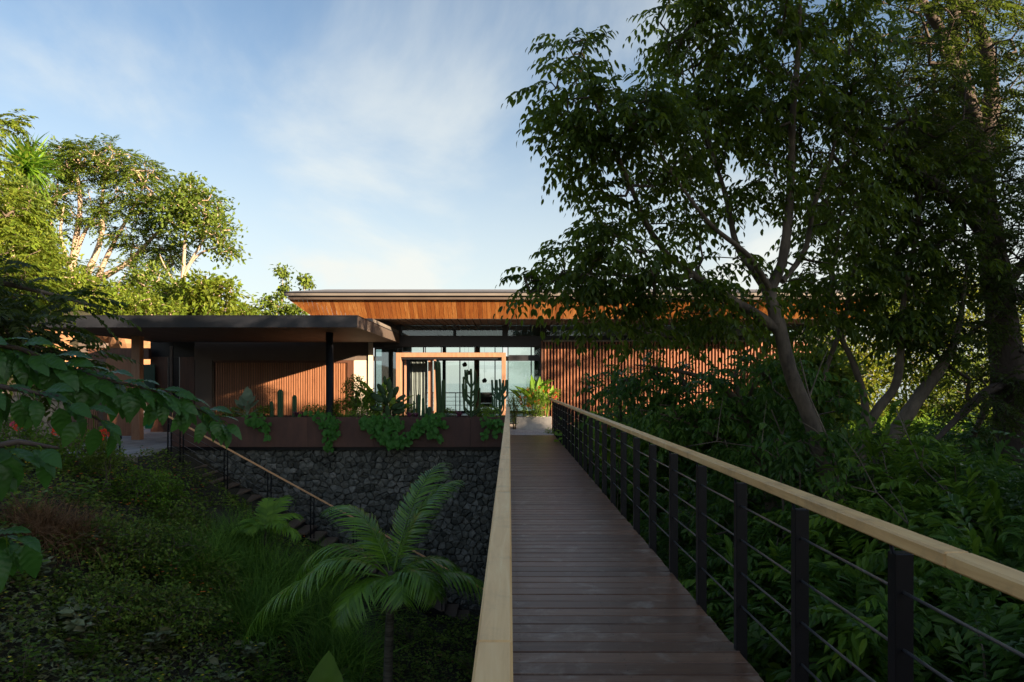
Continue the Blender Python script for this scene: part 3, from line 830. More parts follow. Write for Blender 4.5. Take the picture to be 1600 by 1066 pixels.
for sgn, xe in ((1, XL), (-1, XR)):
    hexa('side_soffit', [(xe, 22.54, ZE), (xe + sgn * .65, 23.19, ZS), (xe + sgn * .65, 36.4, ZS), (xe, 36.4, ZE), (xe, 22.54, ZE + .03), (xe + sgn * .65, 23.19, ZS + .03), (xe + sgn * .65, 36.4, ZS + .03), (xe, 36.4, ZE + .03)], M['soffit'], roof)
box('lower_fascia', XL - .02, XR + .02, 22.44, 22.515, ZE - .01, ZE + .12, M['roofedge'], roof, .003)
box('upper_fascia', XL - .12, XR + .12, 22.34, 22.44, ZE + .10, ZE + .21, M['roofmetal'], roof, .003)
box('drip_edge', XL - .13, XR + .13, 22.33, 22.345, ZE + .185, ZE + .225, M['beam'], roof)
ZT = ZE + .23
hexa('metal_roofing', [(XL - .1, 22.36, ZT), (XR + .1, 22.36, ZT), (XR - .6, 36.6, ZT), (XL + .6, 36.6, ZT), (XL + .55, 25.0, ZT + .42), (XR - .6, 25.0, ZT + .42), (XR - .6, 36.5, ZT + .9), (XL + .6, 36.5, ZT + .9)], M['roofmetal'], roof)
# flat dark ceiling boards between soffit and facade
nbc = 70
for k in range(nbc):
    xa = XL + .92 + k * (XR - XL - 1.84) / nbc
    box('ceiling_board', xa, xa + (XR - XL - 1.84) / nbc - .03, 23.18, 35.2, ZS - .012, ZS + .008, M['ceil'], hs_)
# beams
box('beam', XF(600), XF(1320), YF - .12, YF + .12, ZF(541), ZF(525), M['beam'], hs_)
box('beam', XF(600), XF(1320), YF - .03, YF + .03, ZF(508) - .02, ZS - .014, M['beam'], hs_)
for px_ in (789, 624, 849, 1250, 1315):
    box('beam_post', XF(px_) - .1, XF(px_) + .1, YF - .1, YF + .1, ZF(525) + .001, ZS - .02, M['beam'], hs_)
for a, b in ((627, 708), (713, 785), (794, 845), (854, 1050), (1054, 1245), (1256, 1310)):
    w = box('clerestory_window', XF(a), XF(b), YF - .012, YF + .012, ZF(525) + .002, ZF(508) - .022, M['glass'], hs_)
box('floor_slab', XF(583), XF(1262), YF - .3, 36.2, -.45, -.02, M['floor'], hs_)
# timber portal
box('portal_frame', XF(622), XF(629.5), YF - .5, YF - .13, -.02, ZF(552), M['portal'], hs_, .006)
box('portal_frame', XF(784), XF(790.5), YF - .5, YF - .13, -.02, ZF(552), M['portal'], hs_, .006)
box('portal_frame', XF(629.5) + .001, XF(784) - .001, YF - .5, YF - .13, ZF(559), ZF(552), M['portal'], hs_, .006)
box('portal_track', XF(630), XF(783), YF - .4, YF - .16, ZF(562), ZF(559) - .002, M['beam'], hs_)
# transoms over portal, windows
def window(name, xa, xb, za, zb, y_, fw=.05, gm='glass', fm='beam', mull=()):
    f = box(name, xa, xa + fw, y_ - .04, y_ + .04, za, zb, M[fm], hs_)
    box('frame', xb - fw, xb, y_ - .04, y_ + .04, za, zb, M[fm], f)
    box('frame', xa + fw, xb - fw, y_ - .04, y_ + .04, zb - fw, zb, M[fm], f)
    box('frame', xa + fw, xb - fw, y_ - .04, y_ + .04, za, za + fw, M[fm], f)
    for mxx in mull: box('mullion', mxx - fw / 2, mxx + fw / 2, y_ - .035, y_ + .035, za + fw, zb - fw, M[fm], f)
    box('pane', xa + fw, xb - fw, y_ - .006, y_ + .006, za + fw, zb - fw, M[gm], f)
    return f
for a, b in ((628, 662), (664, 690), (696, 743), (749, 786)):
    window('transom_window', XF(a), XF(b), ZF(552), ZF(541) - .003, YF + .02, .025)
window('entrance_window', XF(793), XF(845), -.02, ZF(541) - .003, YF + .02, .035)
box('window_rail', XF(795), XF(843), YF - .05, YF + .08, ZF(564), ZF(555), M['beam'], hs_)
window('side_window', XF(836), XF(848), -.02, ZF(541) - .003, YF + .9, .03, 'glassblue')
# glass corner next to the cream wall
window('corner_window', XB(584), XB(621), -.1, 2.78, YF + .35, .05, 'glassblue', 'beam', (XB(584) + 1.0,))
box('window_head', XB(582), XB(628), YF + .25, YF + .45, 2.785, 3.05, M['beam'], hs_)
# sliding pocket panels and curtain
for a, b, yy in ((666, 673, YF + .6), (675.5, 679, YF + .5)):
    box('sliding_panel', XF(a), XF(b), yy, yy + .08, -.01, ZF(560), M['interwood'], hs_)
box('door_jamb', XF(631), XF(634), YF + .1, YF + .2, -.01, ZF(560), M['interwood'], hs_)
cu = []; cF = []
cxs = np.linspace(XF(636), XF(664), 90)
for k, cx_ in enumerate(cxs):
    yy = YF + .75 + .055 * math.sin(k * .82) + .02 * math.sin(k * .31)
    for zz_ in (0.0, 1.3, ZF(559)):
        cu.append((cx_ + .05 * math.sin(k * .2) * (zz_ < .5), yy, zz_))
    if k:
        for q in range(2): a = 3 * (k - 1) + q; cF.append([a, a + 3, a + 4, a + 1])
tag(put('curtain', raw('curtain', cu, np.array(cF), M['curtain'], True)), 'grey-green curtain hanging in folds behind the timber portal', 'curtain')
o = bpy.data.objects['curtain'].modifiers.new('thickness', 'SOLIDIFY'); o.thickness = .006
# back facade: frames, timber columns, glass to the sea
YR = 35.0
def XQ(px): return (px - CX) * YR / FPX
def ZQ(py): return CH + (CY - py) * YR / FPX
box('rear_beam', XQ(575), XQ(1160), YR - .1, YR + .1, ZS - .35, ZS - .015, M['beam'], hs_)
box('rear_beam', XQ(575), XQ(1160), YR - .06, YR + .06, ZQ(564), ZQ(557), M['beam'], hs_)
for px_, w_, m_ in ((628, .2, 'beam'), (694, .16, 'beam'), (718.6, .05, 'beam'), (745, .26, 'interwood'), (773.5, .05, 'beam'), (830, .06, 'beam'), (839, .25, 'beam'), (662, .05, 'beam')):
    box('rear_column', XQ(px_) - w_ / 2, XQ(px_) + w_ / 2, YR - .061, YR + .061, -.02, ZS - .355, M[m_], hs_)
box('rear_glass', XQ(600), XQ(850), YR - .008, YR + .008, .1, ZQ(565), M['glass'], hs_)
box('rear_sill', XQ(600), XQ(850), YR - .055, YR + .055, -.02, .1, M['beam'], hs_)
# side and inner walls
box('side_wall', XF(583) + .02, XF(583) + .12, YF + 1.6, YR, -.02, ZS - .02, M['plasterdim'], hs_)
box('inner_wall', XF(856), XF(856) + .15, YF + 1.2, YR - .1, -.02, ZS - .02, M['plasterdim'], hs_)
box('inner_wall', XF(856) + .152, XF(1262), YF + .5, YF + .6, -.02, ZF(541), M['beam'], hs_)
# vertical slat screen
x0_, x1_ = XF(849), XF(1262); ns = 83; w_ = (x1_ - x0_) / ns
scr = thing('slat_screen', 'wide screen of vertical red-brown timber slats right of the entrance', 'slat screen', ((x0_ + x1_) / 2, YF - .3, 0))
ssm = boxmesh('slat', w_ * .44, .13, ZF(535) + .05, M['slat'], .003)
for k in range(ns):
    put('slat', ssm, scr, Vector((x0_ + (k + .5) * w_, YF - .3, (ZF(535) - .05) / 2)) - wloc(scr))
box('top_rail', x0_ - .02, x1_ + .02, YF - .37, YF - .22, ZF(535) + .002, ZF(532.5), M['roofmetal'], scr)
box('backing_panel', x0_, x1_, YF - .2, YF - .17, 0, ZF(536), M['steel'], scr)
box('end_panel', x0_ - .09, x0_ - .02, YF - .38, YF - .13, -.05, ZF(533.5), M['darkwood'], scr)
# balcony
bal = thing('balcony_railing', 'black balcony railing beyond the glass with the sea behind', 'railing', (-2, 38, 0))
YL = 38.0
for px_ in np.arange(640, 850, 18.0):
    x_ = (px_ - CX) * YL / FPX; box('post', x_ - .02, x_ + .02, YL - .02, YL + .02, -.1, .93, M['steel'], bal)
for zz_ in (.95, .72, .5, .28): tubeobj('rod', [(-5.5, YL, zz_), (2, YL, zz_)], .012 if zz_ < .9 else .028, M['steel'], bal, 5)
tag(box('balcony_deck', -6, 3, 35.1, 38.1, -.3, -.03, M['tread']), 'dark balcony deck outside the rear glass', 'deck')
ac = thing('armchair', 'dark lounge chair on the balcony in front of the sea', 'armchair', P(758, 645, 36.6))
a0 = P(758, 640, 36.6); a0.z = -.03
box('seat', a0.x - .38, a0.x + .38, 36.3, 36.95, .22, .42, M['beam'], ac, .03)
box('backrest', a0.x - .38, a0.x + .38, 36.85, 37.0, .43, .95, M['beam'], ac, .03)
for sx_ in (-1, 1):
    box('armrest', a0.x + sx_ * .40 - .04, a0.x + sx_ * .40 + .04, 36.3, 36.9, .43, .62, M['beam'], ac, .01)
    for sy_ in (36.35, 36.9): box('leg', a0.x + sx_ * .34 - .025, a0.x + sx_ * .34 + .025, sy_ - .025, sy_ + .025, -.03, .22, M['beam'], ac)
# pendant balls
for (px_, py_), lb in zip(((726, 570), (745, 574), (757, 595), (732, 583)), ('topmost dark ball lamp hanging left of the others', 'dark ball lamp hanging in front of the timber column', 'lowest dark ball lamp, hanging right of the timber column', 'small dark ball lamp between the cactus and the column')):
    p = P(px_, py_, 30); l = thing('pendant_lamp', lb, 'pendant lamp', p, 'ball lamps hanging inside the house')
    bm = bmesh.new(); bmesh.ops.create_icosphere(bm, subdivisions=2, radius=.10)
    for v in bm.verts: v.co *= 1 + .18 * ((v.index % 3) - 1)
    me = bpy.data.meshes.new('lamp_ball'); bm.to_mesh(me); bm.free(); me.materials.append(M['sphere']); put('lamp_ball', me, l)
    tubeobj('cord', [p + Vector((0, 0, .08)), (p.x, p.y, ZS)], .004, M['steel'], l, 4)
# white planter box at the end of the bridge
wp = thing('concrete_planter', 'pale concrete planter box at the end of the boardwalk', 'planter', (.8, 22.9, 0))
for b_ in ((.22, 1.36, 22.6, 22.66), (.22, 1.36, 23.15, 23.21), (.22, .28, 22.661, 23.149), (1.30, 1.36, 22.661, 23.149)):
    box('side_panel', *b_, -.02, .40, M['concrete'], wp, .004)
box('soil', .281, 1.299, 22.661, 23.149, 0, .36, M['soil'], wp)
dp = thing('dark_planter_box', 'dark planter box standing behind the forked tree stems', 'planter', P(1348, 702, 17))
q = P(1348, 702, 17)
box('side_panel', q.x - .45, q.x + .45, 16.9, 17.3, q.z, q.z + .34, M['steel'], dp, .01)
box('rim', q.x - .47, q.x + .47, 16.88, 17.32, q.z + .342, q.z + .37, M['darkwood'], dp, .004)
box('foot', q.x - .3, q.x - .2, 17.0, 17.1, q.z - 1.8, q.z, M['steel'], dp); box('foot', q.x + .2, q.x + .3, 17.0, 17.1, q.z - 1.8, q.z, M['steel'], dp)

# ================================================================== vegetation
def nrm(v): return v / (np.linalg.norm(v) + 1e-9)
def ell(c, r, n, rg, shell=.45):
    d = unit(rg.normal(size=(n, 3))); t = rg.uniform(0, 1, n) ** (1 / 3)
    t = np.maximum(t, rg.uniform(0, 1, n) ** .3 * shell + .0)
    return np.asarray(c)[None] + d * t[:, None] * np.asarray(r)[None]
def blob_px(px, py, Y, rx, ry, rd, n):
    """foliage mass: pixel centre and radii at depth Y, rd = depth radius in metres"""
    return (np.array(tuple(P(px, py, Y))), np.array((rx * Y / FPX, rd, ry * Y / FPX)), n)

def skeleton(limbs, pts, rg, step=.32, twig=.006, maxr=9e9):
    """limbs: list of (points, radii). pts: leaf points; each is joined to the nearest wood by an arching twig."""
    nodes = []; rad = []
    for lp, lr in limbs:
        lp = np.asarray([tuple(q) for q in lp], float)
        for a in range(len(lp) - 1):
            L = np.linalg.norm(lp[a + 1] - lp[a]); k = max(1, int(L / step))
            for q in range(k):
                nodes.append(lp[a] + (lp[a + 1] - lp[a]) * q / k); rad.append(lr[a] + (lr[a + 1] - lr[a]) * q / k)
        nodes.append(lp[-1]); rad.append(lr[-1])
    nl = len(nodes)
    cap = nl + len(pts) * 12
    N = np.zeros((cap, 3)); N[:nl] = nodes; par = -np.ones(cap, int); cnt = np.zeros(cap); n = nl
    RB = np.zeros(cap); RB[:nl] = rad
    base = N[:nl].copy()
    d0 = np.array([np.min(((base - p) ** 2).sum(1)) for p in pts]); order = np.argsort(d0)
    chains = []
    for i in order:
        p = pts[i]; d = ((N[:n] - p) ** 2).sum(1) ** .5
        # prefer wood below and inside
        d = d + .35 * np.maximum(0, N[:n, 2] - p[2])
        j = int(np.argmin(d)); a = N[j]; L = np.linalg.norm(p - a)
        k = min(10, max(1, int(L / step)))
        idx = [j]
        arch = np.array([0, 0, -.10 * L])
        for q in range(1, k + 1):
            t = q / k; w = a + (p - a) * t + arch * 4 * t * (1 - t) * .5
            if q < k: w = w + rg.normal(0, .05 * min(L, 1.2), 3)
            N[n] = w; par[n] = idx[-1]; idx.append(n); n += 1
        chains.append(idx)
    # pipe model
    cnt[:] = 0
    for c in chains: cnt[c[-1]] += 1
    for k in range(n - 1, nl - 1, -1):
        cnt[par[k]] += cnt[k] if par[k] >= 0 else 0
    return N, RB, nl, chains, cnt
def wood_meshes(root, limbs, sk, bm_, twig=.006, sides=8):
    N, RB, nl, chains, cnt = sk; org = wloc(root)
    t = Tubes()
    for lp, lr in limbs:
        lp = np.asarray([tuple(q) for q in lp], float); k = len(lp)
        # smooth (Catmull-Rom) and roughen
        P_ = []; R_ = []
        for a in range(k - 1):
            p0, p1, p2, p3 = lp[max(0, a - 1)], lp[a], lp[a + 1], lp[min(k - 1, a + 2)]
            for q in range(5):
                u = q / 5
                P_.append(.5 * ((2 * p1) + (-p0 + p2) * u + (2 * p0 - 5 * p1 + 4 * p2 - p3) * u * u + (-p0 + 3 * p1 - 3 * p2 + p3) * u ** 3)); R_.append((lr[a] + (lr[a + 1] - lr[a]) * u) * rnd.uniform(.94, 1.07))
        P_.append(lp[-1]); R_.append(lr[-1])
        t.add(P_, R_, 10 if lr[0] > .05 else 7)
    put('trunk', t.mesh('trunk', bm_, org), root)
    t = Tubes()
    for c in chains:
        if len(c) < 2: continue
        pts = N[c]; r = [max(twig, twig * (max(cnt[q], 1)) ** .42) for q in c]
        if c[0] < nl: r[0] = min(max(r[1] * 1.15, twig), max(RB[c[0]], twig))
        else: r[0] = r[1] * 1.05
        t.add(pts, r, 5 if max(r) > .02 else 3, cap=False)
    if t.V:
        o = put('branches', t.mesh('branches', bm_, org), root); o['kind'] = 'stuff'
def make_tree(name, label, cat, limbs, blobs, lm, bm_, seed, leaf=('comp', .42, 4, .13), per=3, twig=.006, group=None, tm=None, outward=.7, droop=.35, drop=.25, step=.32, flat=False, surf=.5):
    rg = np.random.default_rng(seed)
    base = limbs[0][0][0]
    root = thing(name, label, cat, tuple(base), group)
    pts = np.concatenate([ell(c, r, n, rg, surf) for c, r, n in blobs])
    own = np.concatenate([np.repeat(np.asarray(c)[None], n, 0) for c, r, n in blobs])
    sk = skeleton(limbs, pts, rg, step, twig)
    wood_meshes(root, limbs, sk, bm_, twig)
    o_ = unit(pts - own) * outward
    parts = []
    if leaf[0] == 'comp':
        _, L, pairs, s = leaf
        for k in range(per):
            d = o_ + unit(rg.normal(size=pts.shape)) * .8; d[:, 2] = d[:, 2] * .6 + .05
            parts.append(compound(pts + rg.normal(0, .03, pts.shape), d, L * rg.uniform(.75, 1.2, len(pts)), pairs, s, droop, tm or tmpl_dia(.42, .12), 1.0, drop, rg))
    else:
        _, s, cl, spread = leaf
        for k in range(per):
            pp = pts + rg.normal(0, spread, pts.shape) * np.array([1, 1, .7]); d = o_ + unit(rg.normal(size=pts.shape)) * .9; d[:, 2] -= drop
            nn_ = np.array([0, 0, 1.0])[None] + rg.normal(0, .45, pts.shape)
            parts.append(leafarr(pp, d, nn_, s * rg.uniform(.7, 1.25, len(pts)), tm or tmpl_dia(.5, .12)))
    o = put('crown', leafmesh('crown', parts, lm, wloc(root)), root)
    return root

# ---- big forked tree right of the bridge
YT = 9.0
def TP(px, py, dy=0.0): return P(px, py, YT + dy)
def TR(px, Y_=YT): return px * .5 * Y_ / FPX
limbs1 = [
    ([TP(1330, 900), TP(1305, 790), TP(1290, 735), TP(1268, 660), TP(1238, 590), TP(1220, 520), TP(1212, 480)], [TR(34), TR(30), TR(26), TR(24), TR(22), TR(20), TR(18)]),
    ([TP(1214, 505), TP(1205, 455), TP(1222, 410), TP(1232, 340), TP(1236, 270), TP(1238, 190, -.2), TP(1246, 100, -.3), TP(1250, 20, -.4), TP(1255, -60, -.5)], [TR(20), TR(17), TR(15), TR(14), TR(12), TR(10), TR(8), TR(5), TR(2)]),
    ([TP(1216, 515), TP(1180, 490), TP(1130, 460), TP(1085, 430), TP(1045, 400), TP(1010, 350, -.3), TP(985, 290, -.5), TP(955, 220, -.6), TP(925, 150, -.7), TP(895, 85, -.8)], [TR(18), TR(15), TR(12), TR(11), TR(9), TR(8), TR(7), TR(6), TR(4), TR(2)]),
    ([TP(1208, 470), TP(1175, 420, .2), TP(1150, 380, .3), TP(1135, 310, .4), TP(1110, 230, .5), TP(1090, 150, .4), TP(1075, 60, .2)], [TR(14), TR(12), TR(10), TR(8), TR(6), TR(4), TR(2)]),
    ([TP(1222, 440), TP(1258, 390, .3), TP(1272, 320, .4), TP(1300, 240, .5), TP(1320, 140, .6), TP(1330, 40, .6)], [TR(10), TR(9), TR(8), TR(6), TR(4), TR(2)]),
    ([TP(1085, 430), TP(1030, 440, -.2), TP(970, 430, -.4), TP(900, 430, -.5), TP(850, 445, -.6)], [TR(8), TR(7), TR(5), TR(4), TR(2)]),
    ([TP(1205, 455), TP(1170, 400, -.4), TP(1110, 350, -.8), TP(1050, 270, -1.0), TP(1010, 200, -1.0)], [TR(9), TR(8), TR(6), TR(4), TR(2)]),
]
blobs1 = [blob_px(*a) for a in (
    (897, 88, 8.2, 42, 42, .45, 18), (880, 135, 8.2, 38, 22, .4, 9), (905, 180, 8.2, 48, 40, .5, 26), (890, 225, 8.3, 38, 28, .45, 14), (975, 175, 8.2, 70, 45, .7, 50), (935, 250, 8.4, 42, 42, .6, 26),
    (1030, 230, 8.3, 62, 55, .8, 50), (945, 330, 8.5, 40, 40, .6, 22), (905, 415, 8.5, 50, 50, .7, 40), (846, 440, 8.4, 30, 28, .4, 10), (975, 410, 8.6, 70, 60, .7, 56),
    (1050, 465, 8.7, 75, 45, .7, 42), (945, 490, 8.6, 50, 36, .5, 20), (1010, 530, 8.7, 50, 22, .4, 8),
    (1100, 200, 9.3, 85, 75, 1.0, 72), (1080, 90, 9.1, 55, 70, .9, 50), (1060, 30, 9.1, 40, 40, .7, 22), (1150, 40, 9.0, 85, 60, 1.0, 62), (1200, 140, 9.0, 80, 80, 1.1, 74),
    (1170, 290, 9.3, 70, 42, .8, 38), (1060, 340, 9.1, 60, 40, .8, 26), (1130, 415, 9.2, 60, 30, .6, 18),
    (1290, 80, 9.6, 90, 90, 1.1, 72), (1300, 210, 9.6, 85, 70, 1.0, 70), (1290, 330, 9.6, 70, 60, .9, 44), (1250, 0, 9.2, 90, 50, 1.0, 40), (1260, 420, 9.5, 55, 40, .6, 18), (1140, 490, 9.0, 75, 34, .5, 30), (1160, -40, 9.0, 120, 40, 1.0, 25))]
make_tree('forked_tree', 'tall multi-stemmed tree with smooth grey bark leaning over the boardwalk', 'tree', limbs1, blobs1, M['leaf_tree'], M['bark_grey'], 21, ('comp', .40, 4, .096), 3, .006, tm=tmpl_oval(.42, .06, .16), droop=.5, drop=.55)
# ---- second grey tree, stems from one base
YU = 10.5
def UP(px, py, dy=0.0): return P(px, py, YU + dy)
limbs2 = [([UP(1325, 830), UP(1332, 750), UP(1345, 700), UP(1352, 668)], [TR(34, YU), TR(28, YU), TR(24, YU), TR(20, YU)]),
    ([UP(1352, 672), UP(1350, 620), UP(1332, 565), UP(1312, 520), UP(1300, 450), UP(1310, 360), UP(1320, 280)], [TR(14, YU), TR(11, YU), TR(9, YU), TR(8, YU), TR(6, YU), TR(4, YU), TR(2, YU)]),
    ([UP(1352, 670), UP(1375, 635), UP(1400, 600), UP(1408, 540), UP(1412, 470), UP(1430, 380), UP(1440, 300)], [TR(18, YU), TR(15, YU), TR(13, YU), TR(11, YU), TR(9, YU), TR(6, YU), TR(3, YU)]),
    ([UP(1340, 800), UP(1375, 720), UP(1410, 660), UP(1440, 615), UP(1480, 560), UP(1500, 500), UP(1510, 420)], [TR(30, YU), TR(26, YU), TR(24, YU), TR(20, YU), TR(14, YU), TR(9, YU), TR(4, YU)]),
    ([UP(1285, 600), UP(1300, 550), UP(1320, 500), UP(1330, 440), UP(1350, 380)], [TR(5, YU), TR(8, YU), TR(8, YU), TR(6, YU), TR(3, YU)])]
blobs2 = [blob_px(*a) for a in ((1340, 300, 10.8, 80, 60, 1.0, 60), (1400, 380, 10.8, 70, 60, 1.0, 44), (1450, 300, 11, 80, 70, 1.0, 60), (1320, 430, 10.6, 60, 50, .8, 50), (1390, 480, 10.6, 60, 34, .8, 34), (1250, 490, 10.4, 50, 36, .7, 26), (1470, 430, 11, 60, 60, .8, 40), (1360, 500, 10.8, 60, 30, .6, 16), (1440, 540, 10.9, 50, 40, .6, 18))]
make_tree('forked_tree', 'shorter grey tree splitting low into three stems right of the leaning tree', 'tree', limbs2, blobs2, M['leaf_tree'], M['bark_grey'], 22, ('comp', .40, 4, .105), 4, .006, tm=tmpl_oval(.42, .06, .16), droop=.5, drop=.5)
# ---- dark fine-leaved tree at the right edge
YD = 11.5
def DP(px, py, dy=0.0): return P(px, py, YD + dy)
limbs3 = [([DP(1590, 900), DP(1585, 780), DP(1580, 640), DP(1568, 520), DP(1555, 420), DP(1540, 330), DP(1528, 240)], [TR(62, YD), TR(56, YD), TR(52, YD), TR(46, YD), TR(42, YD), TR(36, YD), TR(30, YD)]),
    ([DP(1530, 260), DP(1520, 180), DP(1495, 90), DP(1490, 10), DP(1480, -80)], [TR(26, YD), TR(24, YD), TR(22, YD), TR(18, YD), TR(12, YD)]),
    ([DP(1532, 250), DP(1550, 160, .3), DP(1535, 60, .4), DP(1500, -10, .4), DP(1480, -90, .4)], [TR(26, YD), TR(24, YD), TR(22, YD), TR(18, YD), TR(10, YD)]),
    ([DP(1515, 170), DP(1475, 60, -.4), DP(1440, 0, -.6), DP(1400, -80, -.8)], [TR(16, YD), TR(16, YD), TR(12, YD), TR(6, YD)]),
    ([DP(1548, 380), DP(1500, 320, -.6), DP(1440, 275, -1.0), DP(1370, 225, -1.3), DP(1300, 190, -1.6), DP(1220, 165, -1.8), DP(1140, 150, -2.0)], [TR(22, YD), TR(18, YD), TR(16, YD), TR(12, YD), TR(9, YD), TR(6, YD), TR(3, YD)]),
    ([DP(1560, 460), DP(1610, 400, .2), DP(1680, 320, .3), DP(1760, 260, .3)], [TR(18, YD), TR(16, YD), TR(12, YD), TR(6, YD)]),
    ([DP(1575, 600), DP(1545, 610, -.5), DP(1510, 640, -.8), DP(1460, 690, -1.0)], [TR(10, YD), TR(14, YD), TR(12, YD), TR(6, YD)])]
blobs3 = [blob_px(*a) for a in ((1430, 40, 10.8, 95, 70, 1.3, 100), (1540, 40, 11.6, 90, 70, 1.3, 100), (1610, 80, 11.2, 55, 70, 1.2, 36), (1400, 150, 10.2, 100, 60, 1.2, 100), (1500, 160, 11, 80, 70, 1.2, 80), (1260, 170, 9.8, 90, 42, .8, 60),
    (1440, 250, 10.6, 90, 50, 1.1, 76), (1590, 220, 11.2, 70, 60, 1.0, 34), (1530, 320, 11, 80, 60, 1.1, 90), (1440, 380, 10.8, 80, 60, 1.0, 70), (1600, 400, 11, 55, 70, 1.0, 70), (1478, 214, 12.9, 80, 62, .8, 330), (1520, 470, 11, 75, 60, 1.0, 80), (1600, 560, 11, 55, 80, 1.0, 70), (1460, 520, 10.8, 55, 40, .8, 34), (1530, 620, 11, 60, 50, .8, 40), (1680, 300, 11.4, 90, 120, 1.2, 70), (1460, -50, 11.3, 180, 60, 1.5, 50))]  # the densest, deepest clump is added to shade the garage door
make_tree('dark_tree', 'massive dark-barked tree with fine feathery foliage at the right edge', 'tree', limbs3, blobs3, M['leaf_fine'], M['bark_dark'], 23, ('comp', .42, 7, .080), 3, .007, tm=tmpl_dia(.36, .1), droop=.35, drop=.2)
# ---- young drooping tree in front of the slat screen
YV = 10.5
def VP(px, py, dy=0.0): return P(px, py, YV + dy)
limbs4 = [([VP(1215, 900), VP(1205, 790), VP(1180, 700), VP(1160, 640), VP(1120, 600), VP(1060, 580), VP(990, 570)], [TR(22, YV), TR(18, YV), TR(15, YV), TR(13, YV), TR(9, YV), TR(6, YV), TR(2, YV)]),
    ([VP(1170, 660), VP(1150, 600), VP(1160, 560), VP(1190, 530)], [TR(9, YV), TR(7, YV), TR(5, YV), TR(2, YV)]),
    ([VP(1190, 740), VP(1130, 690), VP(1060, 655), VP(1000, 640)], [TR(7, YV), TR(6, YV), TR(4, YV), TR(2, YV)])]
blobs4 = [blob_px(*a) for a in ((950, 600, 12.5, 32, 22, .5, 11), (1005, 592, 11, 42, 26, .5, 16), (1090, 600, 10.5, 55, 34, .6, 22), (1160, 590, 10.5, 50, 40, .6, 20), (1045, 650, 10.5, 50, 26, .5, 18), (1120, 665, 10.3, 45, 34, .5, 20), (965, 648, 12, 30, 20, .4, 9), (1190, 650, 10.5, 36, 36, .4, 13), (1230, 590, 9.8, 40, 40, .5, 16), (1290, 640, 9.6, 40, 50, .5, 18), (1250, 700, 9, 50, 30, .5, 16), (1150, 715, 10.2, 44, 28, .4, 14))]
make_tree('young_tree', 'young tree with drooping blue-green leaves in front of the slat screen', 'tree', limbs4, blobs4, M['leaf_under'], M['bark_grey'], 24, ('comp', .42, 4, .11), 3, .006, tm=tmpl_oval(.42, .06, .18), droop=.55, drop=.5)

# ---- hillside trees at the left
def hill_tree(label, px, py, Y_, lims, bl, seed, lm='leaf_hill', bk='bark_pale', leaf=('comp', .8, 6, .20), per=3, r0=.18, grp=None, name='hillside_tree', tm=None):
    L = []
    for pts, w in lims:
        k = len(pts); L.append(([P(a, b, Y_ + (c[0] if c else 0)) for a, b, *c in pts], [max(.02, w * (1 - .8 * i / (k - 1))) for i in range(k)]))
    return make_tree(name, label, 'tree', L, [blob_px(*b) for b in bl], M[lm], M[bk], seed, leaf, per, .018, grp, tm or tmpl_dia(.55, .1), droop=.3, drop=.15, step=.7)
hill_tree('spreading hillside tree with many bare pinkish branches and a domed green crown', 115, 480, 40, [
    ([(118, 505), (116, 470), (112, 430), (118, 380), (125, 320), (118, 260)], .34), ([(116, 470), (140, 420), (158, 370), (160, 310), (165, 260)], .24), ([(116, 475), (150, 440), (200, 410), (240, 370), (270, 340)], .24),
    ([(116, 470), (90, 430), (75, 390), (80, 330), (70, 290)], .22), ([(114, 480), (170, 455), (220, 440), (270, 415)], .2), ([(112, 430), (95, 370), (100, 320)], .15), ([(150, 440), (175, 385), (205, 330), (225, 290)], .16), ([(90, 430), (50, 400), (30, 360)], .14), ([(118, 400), (140, 350), (190, 300)], .14)],
    [(120, 255, 40, 45, 30, 1.6, 90), (165, 250, 40, 50, 30, 1.6, 100), (215, 290, 40, 45, 32, 1.5, 80), (75, 290, 40, 40, 35, 1.5, 80), (250, 330, 40, 40, 30, 1.4, 60), (130, 320, 40, 60, 30, 1.5, 50), (190, 350, 40, 60, 30, 1.5, 60), (235, 385, 40, 50, 25, 1.3, 50), (60, 350, 40, 40, 40, 1.4, 60), (270, 400, 40, 40, 20, 1.0, 36), (180, 430, 39, 70, 22, 1.0, 36), (95, 235, 40, 24, 15, .8, 16), (222, 262, 40, 20, 12, .8, 14)], 31, leaf=('comp', .75, 6, .155), per=4)
hill_tree('slender tree with an egg-shaped crown on the skyline above the carport', 283, 470, 38, [
    ([(280, 510), (283, 470), (286, 430), (288, 390), (290, 350), (288, 300)], .16), ([(285, 440), (300, 405), (320, 370), (325, 330)], .1), ([(286, 425), (315, 395), (350, 385)], .09), ([(286, 460), (262, 425), (250, 400)], .08)],
    [(290, 300, 38, 32, 22, 1.0, 60), (312, 325, 38, 38, 26, 1.1, 70), (335, 360, 38, 30, 26, 1.0, 56), (352, 390, 38, 20, 14, .7, 24), (270, 330, 38, 25, 25, .8, 34), (290, 365, 38, 30, 18, .8, 26)], 32, leaf=('simple', .24, 1, .32), per=16, tm=tmpl_dia(.6, .1))
hill_tree('low bushy tree with yellow-green leaves just above the carport roof', 320, 490, 34, [([(315, 510), (318, 480), (322, 450)], .10), ([(318, 485), (340, 465), (355, 450)], .06), ([(317, 490), (295, 465)], .06)],
    [(318, 450, 34, 30, 20, .9, 50), (345, 455, 34, 22, 18, .8, 34), (300, 472, 34, 26, 16, .8, 36), (340, 480, 34, 30, 14, .8, 34)], 33, lm='leaf_yellow', leaf=('simple', .32, 1, .3), per=10)
